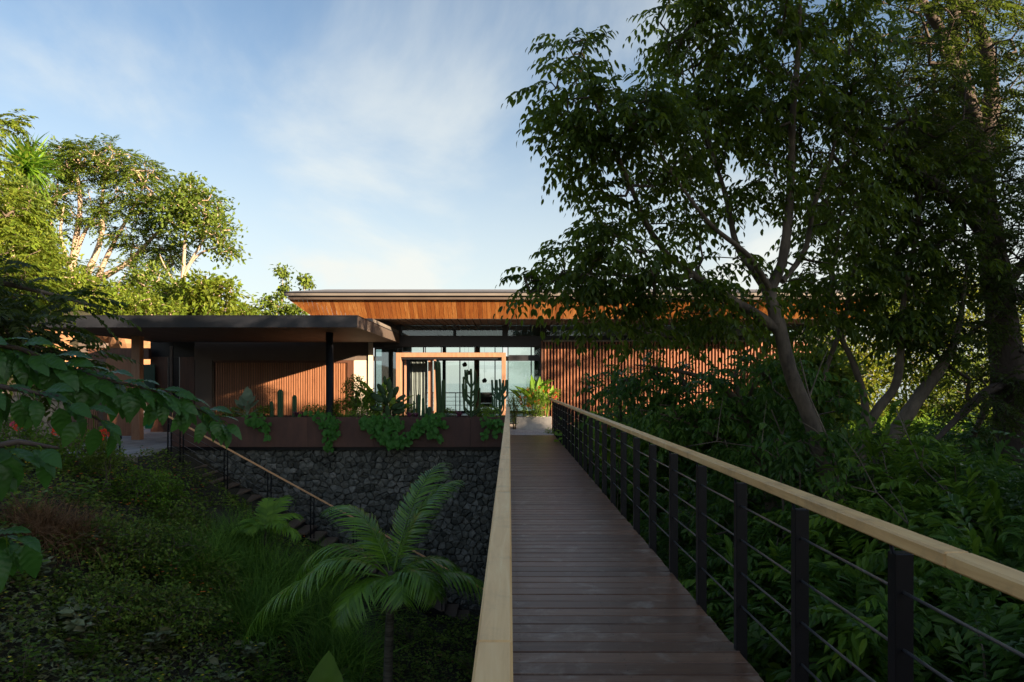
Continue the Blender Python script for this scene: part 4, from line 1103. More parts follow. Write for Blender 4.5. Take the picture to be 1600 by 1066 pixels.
for k, (a, b_, Y_, lab, bl) in enumerate(((440, 492, 44, 'thin tree of separate leafy clumps left of the main roof', [(442, 424, 44, 7, 9, .3, 12), (447, 446, 44, 4, 8, .2, 6), (438, 460, 44, 6, 6, .25, 8), (417, 473, 44, 11, 10, .4, 16), (450, 480, 44, 20, 7, .5, 20)]),
        (474, 490, 44, 'small tree with a single tuft showing over the roof corner', [(478, 440, 44, 8, 9, .3, 14), (466, 486, 44, 16, 6, .4, 12)]), (395, 492, 44, 'row of low leafy tops between skyline tree and roof corner', [(392, 486, 44, 9, 6, .3, 12), (425, 490, 44, 20, 5, .4, 16)]))):
    hill_tree(lab, a, b_, Y_, [([(a, b_ + 60), (a, b_), (a + 2, bl[0][1] + 5)], .05), ([(a, b_), ((a + bl[-1][0]) / 2, b_ - 4), (bl[-1][0], bl[-1][1])], .04)], bl, 40 + k, leaf=('simple', .26, 1, .18), per=16, tm=tmpl_dia(.6, .2))
# mid hillside bushes, lit by the sun
bushes = [(20, 445, 30, 60, 50, 'leaf_yellow', 'sunny yellow-green bush high on the slope at the left edge'), (60, 400, 33, 45, 40, 'leaf_yellow', 'yellow-green bush below the domed tree'), (20, 330, 30, 50, 60, 'leaf_hill', 'tall bush at the left edge beneath the palm-like crown'),
    (165, 470, 33, 50, 26, 'leaf_yellow', 'bright bush behind the left part of the carport roof'), (235, 455, 36, 45, 38, 'leaf_hill', 'green bush between the two skyline trees'), (215, 485, 31, 60, 20, 'leaf_yellow', 'low sunlit bush along the carport roof'), (275, 470, 36, 35, 30, 'leaf_hill', 'dense bush at the foot of the slender tree'), (372, 488, 40, 22, 10, 'leaf_yellow', 'tiny sunlit bush right of the yellow-green tree'),
    (110, 455, 31, 55, 28, 'leaf_yellow', 'sunlit bush in front of the domed tree')]
for k, (a, b_, Y_, rx, ry, lm, lab) in enumerate(bushes):
    hill_tree(lab, a, b_, Y_, [([(a, b_ + ry + 30), (a, b_ + ry * .5), (a + 3, b_ - ry * .3)], .08)], [(a, b_, Y_, rx, ry, rx * Y_ / FPX * .8, int(rx * ry * Y_ * Y_ / 26000) + 26), (a - rx * .4, b_ + ry * .5, Y_, rx * .7, ry * .6, 1.0, 26), (a + rx * .4, b_ + ry * .5, Y_, rx * .7, ry * .6, 1.0, 26)], 50 + k, lm=lm, leaf=('simple', .24, 1, .28), per=18, name='hillside_bush')
# palm-like crown far left
def strips(pos, d, n_, size, w, bend, seg=4): return leafarr(pos, d, n_, size, tmpl_strip(w, bend, seg))
pr = P(42, 262, 36)
pd = thing('spiky_tree', 'dark spiky pandanus-like crown on the skyline at far left', 'tree', pr)
tubeobj('trunk', [pr + Vector((.2, 0, -5)), pr + Vector((.1, 0, -2)), pr], [.16, .12, .10], M['bark_grey'], pd, 8)
N_ = 260; d_ = unit(rng.normal(size=(N_, 3)) + np.array([0, 0, .5])); cpos = np.repeat(np.array(tuple(pr))[None], N_, 0) + d_ * .1 + rng.normal(0, .18, (N_, 3))
put('crown', leafmesh('crown', [strips(cpos, d_, np.array([0, 0, 1.0])[None] + rng.normal(0, .3, (N_, 3)), rng.uniform(1.3, 2.2, N_), .07, .5, 5)], M['leaf_palm'], pr), pd)

# left edge near trees
def near_tree(label, lims, bl, seed, lm, leaf, per, bk='bark_grey', tm=None, droop=.4, drop=.35, name='garden_tree'):
    L = [([P(a, b, Y_) for a, b, Y_ in pts], r) for pts, r in lims]
    return make_tree(name, label, 'tree', L, [blob_px(*b) for b in bl], M[lm], M[bk], seed, leaf, per, .006, None, tm, droop=droop, drop=drop)
near_tree('tall tree at the left edge with sunlit yellow-green leaves', [([(-190, 760, 15), (-170, 600, 15), (-150, 450, 15), (-120, 330, 15), (-60, 250, 15)], [.18, .15, .12, .09, .04]), ([(-150, 450, 15), (-90, 400, 14.5), (-30, 360, 14), (20, 330, 14)], [.08, .06, .04, .015]), ([(-160, 520, 15), (-90, 470, 14), (-20, 440, 13.5), (40, 430, 13)], [.08, .06, .04, .015])],
    [(-10, 200, 14, 30, 24, .6, 20), (-60, 240, 14.5, 60, 50, 1.0, 50), (-10, 320, 14, 50, 40, .9, 60), (-80, 350, 15, 60, 60, 1.0, 50), (10, 400, 13.6, 50, 40, .8, 60), (30, 450, 13, 50, 32, .7, 50), (-40, 470, 13.5, 60, 40, .9, 50), (5, 540, 13, 50, 40, .8, 40)], 61, 'leaf_yellow', ('comp', .48, 6, .10), 4, tm=tmpl_dia(.5, .1))
near_tree('feathery dark branch tree hanging in from the left above the carport', [([(-420, 900, 6.5), (-400, 700, 6.5), (-330, 540, 6.5), (-200, 450, 6.5), (-80, 430, 6.6), (60, 455, 6.8), (150, 480, 7)], [.12, .11, .09, .06, .04, .02, .008]), ([(-200, 450, 6.5), (-100, 500, 6.4), (20, 530, 6.5), (110, 560, 6.7)], [.04, .03, .015, .006])],
    [(-10, 440, 6.7, 50, 20, .4, 9), (90, 470, 6.9, 45, 10, .3, 6), (-70, 440, 6.6, 50, 40, .5, 14), (20, 505, 6.6, 60, 20, .4, 14), (70, 550, 6.8, 40, 14, .35, 7), (-50, 530, 6.5, 60, 40, .5, 22), (20, 570, 6.6, 45, 22, .4, 12)], 62, 'leaf_fine', ('comp', .50, 9, .085), 3, tm=tmpl_dia(.45, .1), droop=.3)

# ---- overhanging branch with very large leaves (foreground left)
lb = thing('large_leaf_tree', 'foreground tree reaching in from the left with huge drooping blue-green leaves', 'tree', P(-700, 1100, 3.6))
BL = [([(-720, 1150, 3.6), (-650, 900, 3.6), (-520, 700, 3.6), (-330, 560, 3.5), (-120, 520, 3.5), (30, 545, 3.6), (150, 590, 3.7), (260, 615, 3.8), (350, 660, 3.9)], [.10, .09, .07, .05, .026, .013, .009, .006, .003]),
      ([(-330, 560, 3.5), (-150, 620, 3.3), (-20, 600, 3.3), (90, 620, 3.4), (170, 665, 3.5)], [.03, .02, .015, .01, .005]),
      ([(-520, 700, 3.6), (-300, 760, 3.0), (-120, 720, 2.9), (30, 690, 2.9), (90, 700, 2.9)], [.04, .03, .02, .012, .006]),
      ([(-520, 800, 3.2), (-300, 860, 2.9), (-100, 850, 2.8), (40, 830, 2.8)], [.04, .03, .015, .006])]
t = Tubes()
for pts, r in BL: t.add([P(*q) for q in pts], r, 8)
put('trunk', t.mesh('trunk', M['bark_dark'], wloc(lb)), lb)
big = []
def addbig(px, py, Y_, deg, size, face=0.0):
    big.append((px, py, Y_, deg, size, face))
r7 = random.Random(77)
def alongbig(pts, n, s0, s1, degs):
    pts = [P(*q) for q in pts]; ln = [0]
    for a in range(len(pts) - 1): ln.append(ln[-1] + (pts[a + 1] - pts[a]).length)
    for k in range(n):
        u = (k + r7.uniform(.1, .9)) / n * ln[-1]; a = max(i for i in range(len(ln) - 1) if ln[i] <= u + 1e-6); f = (u - ln[a]) / (ln[a + 1] - ln[a])
        p = pts[a].lerp(pts[a + 1], f); t_ = k / n
        big.append((p, degs[k % len(degs)] + r7.uniform(-14, 14), (s0 + (s1 - s0) * t_) * r7.uniform(.85, 1.15)))
alongbig([(-120, 520, 3.5), (30, 545, 3.6), (150, 590, 3.7), (260, 615, 3.8), (350, 660, 3.9)], 112, .185, .11, (-22, -58, 12, -96, -34, -80, -8, -118, -30, -66))
alongbig([(-150, 620, 3.3), (-20, 598, 3.3), (90, 620, 3.4), (170, 665, 3.5)], 32, .18, .12, (-22, -66, 5, -105, -40, -88))
alongbig([(-120, 720, 2.9), (30, 690, 2.9), (75, 700, 2.9)], 12, .20, .14, (-20, -60, 0, -95, -40))
alongbig([(-100, 850, 2.8), (40, 830, 2.8)], 12, .19, .13, (-15, -60, 10, -40, -100))
tms = [tmpl_big(0, .58, bend=.42, pleat=.022), tmpl_big(0, .50, bend=.26, pleat=.02), tmpl_big(0, .54, pleat=.026, bend=.55)]
for k, (p, deg, s_) in enumerate(big):
    a = R(deg); dy = r7.uniform(-.55, .35); d = np.array([[math.cos(a), dy, math.sin(a)]])
    steep = abs(math.sin(a))
    nn = np.array([[.6 * steep + r7.uniform(-.4, .4), -.15 - .3 * steep + r7.uniform(-.5, .3), .8]])
    off = Vector((math.cos(a), dy, math.sin(a))).normalized() * .05
    V_, F_ = leafarr(np.array([tuple(off)]), d, nn, np.array([s_]), tms[k % 3])
    lo = put('large_leaf', raw('large_leaf', V_, F_, M['leaf_big'], True), lb, p - wloc(lb))
    t = Tubes(); t.add([Vector((0, 0, 0)), off * .6 + Vector((0, 0, .008)), off * 1.1], [.003, .0025, .002], 4); put('leaf_stalk', t.mesh('leaf_stalk', M['leaf_under2']), lo)

# ---- big palm in the ravine
def palm(label, base, crown, fronds, lm, tr=.05, leafl=.38, n=40, w=.045, name='palm', seed=1, cat='palm'):
    r_ = random.Random(seed); rg = np.random.default_rng(seed)
    root = thing(name, label, cat, tuple(base))
    b, c = Vector(base), Vector(crown)
    tubeobj('trunk', [b, b.lerp(c, .3) + Vector((.02, 0, 0)), b.lerp(c, .7), c + Vector((0, 0, .12))], [tr * 1.25, tr * 1.05, tr, tr * .8], M['palmbark'], root, 12)
    for (az, el, L, cv) in fronds:
        a = R(az); e = R(el)
        d = np.array([math.cos(a) * math.cos(e), math.sin(a) * math.cos(e), math.sin(e)])
        K = 26; pts = [np.array(tuple(c))]; dd = d.copy(); ds = []
        for k in range(K):
            ds.append(dd.copy()); pts.append(pts[-1] + dd * L / K); dd = nrm(dd + np.array([0, 0, -cv / K * (.4 + 1.4 * k / K)]))
        ds.append(dd); pts = np.array(pts); ds = np.array(ds)
        t = Tubes(); t.add(pts, np.linspace(.020, .003, K + 1) * (L / 2.2), 5)
        fr = put('frond', t.mesh('frond', lm, wloc(root)), root)
        us = np.linspace(.16, 1, n); idx = us * K; i0 = np.minimum(idx.astype(int), K - 1); fr_ = (idx - i0)[:, None]
        pp = pts[i0] * (1 - fr_) + pts[i0 + 1] * fr_; dd_ = ds[i0]
        side = unit(np.cross(dd_, np.array([0, 0, 1.0])[None])); upv = np.cross(side, dd_)
        prof = (np.sin(math.pi * np.clip(us * .86 + .10, 0, 1)) ** .6) * leafl
        parts = []
        for sg in (-1, 1):
            sw = (.45 + .6 * us)[:, None]
            ld = side * sg + dd_ * sw + upv * .25 + rg.normal(0, .05, (n, 3)); ld[:, 2] -= .18
            parts.append(leafarr(pp, ld, upv + rg.normal(0, .12, (n, 3)), prof * rg.uniform(.9, 1.08, n), tmpl_strip(w / leafl, .75, 5)))
        put('leaflets', leafmesh('leaflets', parts, lm, wloc(root)), fr)
    return root
YP = 10.8
palm('tall green palm with arching fronds in the ravine left of the boardwalk', P(597, 1250, YP), P(612, 905, YP), [
    (58, 70, 2.2, 1.45), (15, 74, 1.9, 1.7), (155, 70, 1.85, 2.3), (175, 50, 2.0, 2.9), (205, 45, 2.0, 3.0), (192, 18, 2.6, 1.9), (-6, 20, 2.2, 1.8), (10, 42, 1.5, 2.6), (-40, 40, 1.2, 2.3), (120, 50, 1.6, 2.4), (235, 20, 1.3, 2.0), (80, 30, 1.5, 2.0), (-70, 30, 1.0, 1.7)], M['leaf_palm'], .07, .60, 44, .036, seed=5)
# short lime palms by the stairs
def fanplant(label, base, h, fr, lm, seed, leafl=.32, n=14, w=.05, name='young_palm', cat='palm'):
    b = Vector(base); return palm(label, b, b + Vector((0, 0, h)), fr, M[lm], .03, leafl, n, w, name, seed, cat)
fanplant('small lime-green palm beside the timber stairs', P(415, 900, 15.5), 1.0, [(60, 65, .95, 1.2), (20, 50, .9, 1.6), (-10, 25, .9, 1.6), (-40, 45, .8, 1.5), (200, 30, .85, 1.5), (160, 45, .7, 1.5), (100, 70, .8, 1.2), (250, 40, .7, 1.5)], 'leaf_lime', 8, .40, 16, .07)
# banana leaf at the very bottom
bn = thing('banana_plant', 'single upright dark banana leaf at the bottom edge', 'plant', P(505, 1230, 8.5))
V_, F_ = leafarr(np.array([[0, 0, 0.]]), np.array([[.02, -.1, 1.]]), np.array([[0, -1, .12]]), np.array([1.0]), tmpl_big(0, .62))
V_[:, 2] += .55
put('leaf_blade', raw('leaf_blade', V_, F_, M['leaf_under2'], True), bn); tubeobj('stem', [wloc(bn), wloc(bn) + Vector((0, 0, .7))], [.04, .02], M['leaf_under2'], bn, 8)
V_, F_ = leafarr(np.array([[0, 0, 0.2]]), np.array([[-.5, -.3, .6]]), np.array([[0, -.6, .8]]), np.array([.8]), tmpl_big(0, .5))
put('leaf_blade', raw('leaf_blade', V_, F_, M['leaf_under2'], True), bn)

# ---- ground cover
def scatter(region, n, rg, hmin=0.0, hmax=.35):
    x0, x1, y0, y1 = region
    x = rg.uniform(x0, x1, n); y = rg.uniform(y0, y1, n)
    hh = (.5 + .5 * np.sin(x * 2.1 + np.sin(y * 1.7) * 1.3) * np.cos(y * 2.3 + x * .7)) * .7 + .3 * (.5 + .5 * np.sin(x * 6.3 + y * 5.1))
    z = H(x, y) + hmin + (hmax - hmin) * hh * rg.uniform(0, 1, n) ** .45
    return np.stack([x, y, z], -1)
def cover(name, label, region, n, lm, s, tm, seed, hmax=.4, keep=None, cat='ground cover'):
    rg = np.random.default_rng(seed); p = scatter(region, n, rg, 0, hmax)
    if keep is not None: p = p[keep(p[:, 0], p[:, 1])]
    d = rg.normal(size=p.shape); d[:, 2] = d[:, 2] * .35 + .05; nn = np.array([0, 0, 1.0])[None] + rg.normal(0, .45, p.shape)
    o = put(name, leafmesh(name, [leafarr(p, d, nn, s * rg.uniform(.6, 1.3, len(p)), tm)], lm)); tag(o, label, cat, kind='stuff'); return o
nearwall = lambda x, y: ~((y > 18.75) & (x > -9.8)) & ~((y > 17.4) & (x < -9.2)) & ~((np.abs(x + 5.2) < 2.1) & (np.abs(y - 15.3) < 2.1))
cover('ground_cover', 'low dark leafy ground cover over the left slope', (-14, 0, 5.5, 19), 70000, M['leaf_cover'], .085, tmpl_dia(.62, .1), 71, .45, nearwall)
cover('ground_cover', 'dull grey-green creeping leaves at the foot of the left slope', (-9.5, -.2, 4.0, 11.5), 26000, M['leaf_dull'], .10, tmpl_dia(.45, .15), 72, .35)
cover('ground_cover', 'dark leafy ground cover below the right railing', (1.4, 16, 2, 20), 45000, M['leaf_cover'], .11, tmpl_dia(.5, .1), 73, .5)
cover('ground_cover', 'leafy growth covering the hillside behind the carport', (-34, -9.5, 29.4, 46), 40000, M['leaf_yellow'], .20, tmpl_dia(.5, .1), 74, .9)
cover('ground_cover', 'low plants along the right side of the house', (4, 30, 18, 25), 22000, M['leaf_under2'], .13, tmpl_dia(.5, .1), 75, .8, lambda x, y: (y < 24.6) | (x > 11))
cover('ground_cover', 'rough growth on the far left bank', (-26, -15, 10, 29), 22000, M['leaf_hill'], .14, tmpl_dia(.5, .1), 76, .7, lambda x, y: ~((y > 17) & (x > -18.6) & (y < 29)) | (x < -19))
cover('ground_cover', 'sunlit growth behind the trees on the right', (11, 34, 24, 44), 26000, M['leaf_yellow'], .2, tmpl_dia(.5, .1), 77, .9)
def flowers(name, label, region, n, m_, s, seed, hz0, hz1):
    rg = np.random.default_rng(seed); p = scatter(region, n, rg, 0, 0.0); p[:, 2] += rg.uniform(hz0, hz1, len(p)); p = p[nearwall(p[:, 0], p[:, 1])]
    pp = np.repeat(p, 5, 0); a = np.tile(np.arange(5) * 1.2566, len(p)); d = np.stack([np.cos(a), np.sin(a), np.full_like(a, .35)], -1)
    o = put(name, leafmesh(name, [leafarr(pp, d, np.array([0, 0, 1.0])[None] + 0 * pp, s, tmpl_dia(.8, .1))], m_)); tag(o, label, 'flowers', kind='stuff')
flowers('small_flowers', 'scattered tiny yellow flowers on the dark left slope', (-12, -4, 8.5, 16.5), 330, M['yellow'], .026, 81, .3, .5)
flowers('small_flowers', 'scattered tiny orange flowers near the top of the stairs', (-11.5, -5, 12, 18), 200, M['orange'], .032, 82, .35, .6)
# fountain grass between slope and palm, pampas-like dry grass at left
def grassclump(name, label, c, n, L, m_, seed, w=.012, spread=.25, cat='ornamental grass', lean=(.0, 0, 0), kind=None, group=None):
    rg = np.random.default_rng(seed); root = thing(name, label, cat, tuple(c), group)
    p = np.array(tuple(c))[None] + rg.normal(0, spread, (n, 3)) * np.array([1, 1, .1]); d = rg.normal(size=(n, 3)) * .55 + np.array([0, 0, 1.0])[None] + np.array(lean)[None]
    put('blades', leafmesh('blades', [leafarr(p, d, np.cross(d, rg.normal(size=(n, 3))) * .2 + np.array([0, 0, .8])[None] - d * .2 + np.stack([d[:, 0], d[:, 1], 0 * d[:, 0]], -1), L * rg.uniform(.6, 1.15, n), tmpl_strip(w / L, 1.5, 6))], m_, c), root)['kind'] = 'stuff'
    return root
gi = 0
glabs = ['soft green grass tuft nearest the small lime palm', 'large drooping grass tuft in the middle of the grass bank', 'grass tuft leaning toward the tall palm', 'lowest green grass tuft above the creeping leaves', 'grass tuft at the left end of the grass bank', 'grass tuft just below the stairs', 'narrow grass tuft right beside the tall palm fronds']
for (x_, y_) in ((-6.1, 15.6), (-5.2, 14.6), (-4.0, 14.8), (-4.8, 13.4), (-6.3, 14.0), (-4.6, 16.3), (-3.4, 13.5)):
    z_ = float(H(x_, y_)); grassclump('fountain_grass', glabs[gi], Vector((x_, y_, z_)), 1200, 1.05, M['grass'], 90 + gi, .015, .30, lean=(.35, -.2, 0)); gi += 1
for k, (px_, py_, Y_, lb_) in enumerate(((45, 815, 12, 'brown dry grass tuft at the left edge of the slope'), (85, 812, 12.2, 'brown dry grass tuft, middle of three under the red flowers'), (122, 806, 12.4, 'brown dry grass tuft nearest the rounded green shrubs'))):
    c = P(px_, py_, Y_); c.z = float(H(c.x, c.y)); grassclump('dry_grass', lb_, c, 700, .75, M['drygrass'], 110 + k, .011, .14)
c = P(700, 1035, 9.5); c.z = float(H(c.x, c.y)); 
for k, (px_, lb_) in enumerate(((655, 'dark tangle of dry grass right of the palm trunk'), (715, 'dark tangle of dry grass next to the left handrail'))):
    c = P(px_, 1000, 12.2); c.z = float(H(c.x, c.y)); grassclump('dry_grass', lb_, c, 900, 1.0, M['drygrass'], 120 + k, .010, .35)

# ---- shrubs
def shrub(name, label, c, r, n, lm, seed, leaf=('simple', .09, 1, .08), per=6, stems=6, cat='shrub', group=None, tm=None, drop=.15, twig=.004, bk='bark_grey', droop=.35):
    rg = np.random.default_rng(seed); c = np.array(tuple(c)); base = Vector((c[0], c[1], float(H(c[0], c[1])) if c[1] < 20 or c[1] > 22 else c[2] - r[2]))
    limbs = []
    for k in range(stems):
        a = rg.uniform(0, 6.28); e = np.array([c[0] + r[0] * .5 * math.cos(a), c[1] + r[1] * .5 * math.sin(a), c[2] + r[2] * .2]); b = np.array(tuple(base)) + rg.normal(0, .05, 3) * np.array([1, 1, 0])
        limbs.append(([b, (b + e) / 2 + np.array([0, 0, .15 * r[2]]), e], [.022, .014, .006]))
    return make_tree(name, label, cat, limbs, [(c, np.array(r), n)], M[lm], M[bk], seed, leaf, per, twig, group, tm, droop=droop, drop=drop)
for k, (px_, py_, Y_, rx, ry, lm, lb_) in enumerate((
    (250, 790, 13.5, 80, 55, 'leaf_cover', 'rounded small-leaved shrub in the centre of the left slope'), (180, 810, 12.6, 70, 50, 'leaf_cover', 'rounded dark shrub left of the slope centre'), (285, 770, 15, 45, 34, 'leaf_cover', 'small-leaved shrub just below the top steps'), (230, 740, 15.6, 60, 30, 'leaf_under2', 'flowering shrub edge in front of the terrace paving'),
    (330, 830, 13.4, 50, 40, 'leaf_cover', 'low shrub between slope centre and grass bank'), (150, 880, 11, 90, 45, 'leaf_cover', 'broad low shrub lower on the left slope'), (260, 870, 11.6, 80, 40, 'leaf_cover', 'dark low shrub left of the grass bank'))):
    c = P(px_, py_, Y_); s_ = Y_ / FPX; c.z = float(H(c.x, c.y)) + .28
    shrub('shrub', lb_, c, (rx * s_, rx * s_ * .8, ry * s_), 230, lm, 200 + k, ('simple', .075, 1, .09), 12, 6, tm=tmpl_dia(.6, .1))
# red flowered shrubs at the stone wall
def flowering(label, px_, py_, Y_, rx, ry, seed, heads, fm='red', lm='leaf_under2'):
    c = P(px_, py_, Y_); s_ = Y_ / FPX; r0 = shrub('flowering_shrub', label, c, (rx * s_, rx * s_ * .7, ry * s_), 170, lm, seed, ('simple', .10, 1, .08), 9, 5, tm=tmpl_dia(.5, .1))
    for (hx, hy, hr) in heads:
        p = P(hx, hy, Y_ - rx * s_ * .6); rg = np.random.default_rng(seed + int(hx)); n = 60
        d = unit(rg.normal(size=(n, 3)) + np.array([0, -.3, .4])); pp = d * hr * s_ * .7
        put('flower_head', leafmesh('flower_head', [leafarr(pp, d, rg.normal(size=(n, 3)), hr * s_ * .6, tmpl_dia(.8, .1))], M[fm]), r0, p - wloc(r0))
flowering('shrub with large red flower heads in front of the pale stone wall', 110, 700, 15.5, 70, 32, 301, [(96, 668, 9), (104, 673, 8), (90, 673, 7), (108, 683, 6), (163, 679, 7), (158, 683, 5), (28, 668, 5)])
flowering('shrub with pinkish flowers at the far left edge of the garden', 25, 690, 15.8, 50, 40, 302, [(22, 664, 5), (30, 660, 4)], 'pink')
shrub('shrub', 'round yellowish shrub at the corner of the terrace paving', P(165, 715, 15.2), (.35, .35, .38), 120, 'leaf_hill', 303, ('simple', .07, 1, .06), 12, 4, tm=tmpl_dia(.4, .1))

# ---- individual plants that break up the slope
def tuft_proto(name, loc, lm, n, s_, h_, seed, tm_, leafh=.5):
    rg = np.random.default_rng(seed); root = bpy.data.objects.new(name, None); COL.objects.link(root); root.location = loc; off = np.array(tuple(loc))
    t = Tubes(); parts = []
    for k in range(n):
        a = rg.uniform(0, 6.28); u = rg.uniform(.1, .35); e = np.array([u * math.cos(a), u * math.sin(a), h_ * rg.uniform(.6, 1.1)]); t.add([off, off + e * np.array([.3, .3, .6]), off + e], [.007, .005, .003], 4, cap=False)
        m_ = 9; f = np.linspace(.25, 1, m_)[:, None]; pp = off + e * f; aa = np.arange(m_) * 2.4 + a; d = np.stack([np.cos(aa), np.sin(aa), np.full(m_, .35)], -1)
        parts.append(leafarr(pp, d, np.array([0, 0, 1.0])[None] + rg.normal(0, .3, (m_, 3)), s_ * rg.uniform(.7, 1.2, m_), tm_))
    put('stems', t.mesh('stems', M['bark_grey'], off), root)['kind'] = 'stuff'
    put('foliage', leafmesh('foliage', parts, lm, off), root)
    return root
ORD = ['leftmost', 'second from left', 'third from left', 'fourth from left', 'fifth from left', 'sixth from left', 'seventh from left', 'eighth from left', 'ninth from left', 'tenth from left', 'fourth from right', 'third from right', 'second from right', 'rightmost']
def ordlab(spots_, nrow, kind, rows, where):
    idx = sorted(range(len(spots_)), key=lambda q: spots_[q][1]); out = [None] * len(spots_); per_ = math.ceil(len(idx) / nrow)
    for r_ in range(nrow):
        row = sorted(idx[r_ * per_:(r_ + 1) * per_], key=lambda q: spots_[q][0] / spots_[q][1])
        for n_, q in enumerate(row): out[q] = kind + ', ' + (ORD[n_] if n_ < len(row) - 1 or n_ == 0 else 'rightmost') + ' in the ' + rows[r_] + ' row ' + where
    return out
def copies(proto, spots_, labs, cat, seed, smin=.7, smax=1.3, group=None):
    r_ = random.Random(seed)
    for k, (x_, y_) in enumerate(spots_):
        if k == 0: o = proto
        else:
            o = proto.copy(); COL.objects.link(o)
            for c_ in list(proto.children): d_ = c_.copy(); COL.objects.link(d_); d_.parent = o
        q = r_.uniform(smin, smax); o.location = (x_, y_, float(H(x_, y_))); o.scale = (q, q, q * r_.uniform(.85, 1.25)); o.rotation_euler = (r_.uniform(-.1, .1), r_.uniform(-.1, .1), r_.uniform(0, 6.28))
        o['label'] = labs[k % len(labs)]; o['category'] = cat; o['group'] = group or labs[k % len(labs)]
def gspots(px0, px1, y0, y1, n, seed, dmin):
    r_ = random.Random(seed); L = []
    for _ in range(n * 30):
        y_ = r_.uniform(y0, y1); px_ = r_.uniform(px0, px1); x_ = (px_ - CX) * y_ / FPX
        if nearwall(np.array(x_), np.array(y_)) and all((x_ - a) ** 2 + (y_ - b) ** 2 > dmin ** 2 for a, b in L): L.append((x_, y_))
        if len(L) >= n: break
    return L
SP = gspots(20, 560, 8, 16.5, 26, 1, .75)
copies(tuft_proto('leafy_weed', (-6, -60, 0), M['leaf_under2'], 9, .13, .55, 1, tmpl_oval(.5, .06, .2)), SP, ordlab(SP, 3, 'fresh green leafy weed', ['nearest', 'middle', 'farthest'], 'on the left slope'), 'weed', 11, group='leafy weeds on the left slope')
copies(tuft_proto('broad_leaved_herb', (-8, -60, 0), M['leaf_dull'], 7, .17, .40, 2, tmpl_oval(.55, .08, .2)), gspots(20, 700, 7, 12.5, 24, 2, .7), ordlab(gspots(20, 700, 7, 12.5, 24, 2, .7), 3, 'grey-green broad-leaved herb', ['nearest', 'middle', 'farthest'], 'low in the garden'), 'herb', 12, group='broad-leaved herbs low in the garden')
copies(tuft_proto('dark_fern', (-10, -60, 0), M['leaf_cover'], 12, .10, .5, 3, tmpl_oval(.3, .04, .3)), gspots(440, 780, 11, 18.0, 14, 3, .8), ordlab(gspots(440, 780, 11, 18.0, 14, 3, .8), 2, 'dark fern-like plant', ['nearer', 'farther'], 'below the stone wall'), 'fern', 13, group='ferns below the stone wall')
for k, (reg, nm) in enumerate((((-13, -.5, 5.5, 17), 'left slope'), ((1.6, 9, 2, 16), 'ground right of the boardwalk'))):
    rg = np.random.default_rng(900 + k); p = scatter(reg, 2600, rg, .0, .42); p = p[nearwall(p[:, 0], p[:, 1])]; d = rg.normal(size=p.shape); d[:, 2] *= .2
    o = put('dead_leaves', leafmesh('dead_leaves', [leafarr(p, d, np.array([0, 0, 1.0])[None] + rg.normal(0, .4, p.shape), rg.uniform(.05, .11, len(p)), tmpl_dia(.5, .3))], M['litter'])); tag(o, 'brown fallen leaves caught in the plants on the ' + nm, 'dead leaves', kind='stuff')

# ---- understory on the right: pinnate shrubs, each one a plant
rg_ = random.Random(5); zone = []
spots = []
for k in range(400):
    y_ = rg_.uniform(2.2, 18.5); x_ = 1.9 + rg_.uniform(0, 1) ** 1.1 * (1.5 + y_ * .62)
    if all((x_ - a) ** 2 + (y_ - b) ** 2 > (.50 + .03 * y_) ** 2 for a, b in spots): spots.append((x_, y_))
spots = spots[:110]
protos = []
for k in range(5):
    rg = np.random.default_rng(400 + k); root = bpy.data.objects.new('pinnate_shrub', None); COL.objects.link(root); root.location = (0, -60 - 4 * k, 0)
    hh = 1.25; limbs = []
    for q in range(5):
        a = q * 1.257 + rg.uniform(0, .6); limbs.append(([np.array([0, 0, 0.]), np.array([.15 * math.cos(a), .15 * math.sin(a), .6]), np.array([.42 * math.cos(a), .42 * math.sin(a), 1.15])], [.02, .013, .005]))
    off = np.array([0, -60 - 4 * k, 0.])
    limbs = [([q + off for q in L], r) for L, r in limbs]
    pts = ell(off + np.array([0, 0, 1.0]), np.array([.72, .72, .62]), 84, rg, .5)
    sk = skeleton(limbs, pts, rg, .25, .004); wood_meshes(root, limbs, sk, M['bark_grey'], .004)
    parts = []
    lm = M['leaf_under'] if k % 2 == 0 else M['leaf_under2']
    for q in range(5):
        d = unit(pts - off - np.array([0, 0, .7])) + rg.normal(size=pts.shape) * .45; d[:, 2] *= .5
        if k == 4: parts.append(compound(pts, d, .32, 8, .055, .3, tmpl_dia(.42, .1), 1, .2, rg))
        else: parts.append(compound(pts, d, .38, 8, .070 if k < 3 else .080, .40, tmpl_oval(.36, .05, .14), 1, .22, rg))
    put('crown', leafmesh('crown', parts, lm, tuple(off)), root)
    protos.append(root)
used = set(); cnts = {}
def zone_label(x_, y_, k):
    col = ['glossy dark', 'bright green', 'blue-green', 'broad-leaved fresh green', 'feathery'][k]
    w = 'against the right railing' if x_ < 3.2 else ('among the right tree stems' if x_ < 7 else 'at far right')
    return col + ' shrub ' + w + ', ' + ('foreground' if y_ < 5.5 else ('middle distance' if y_ < 11.5 else 'near the house'))
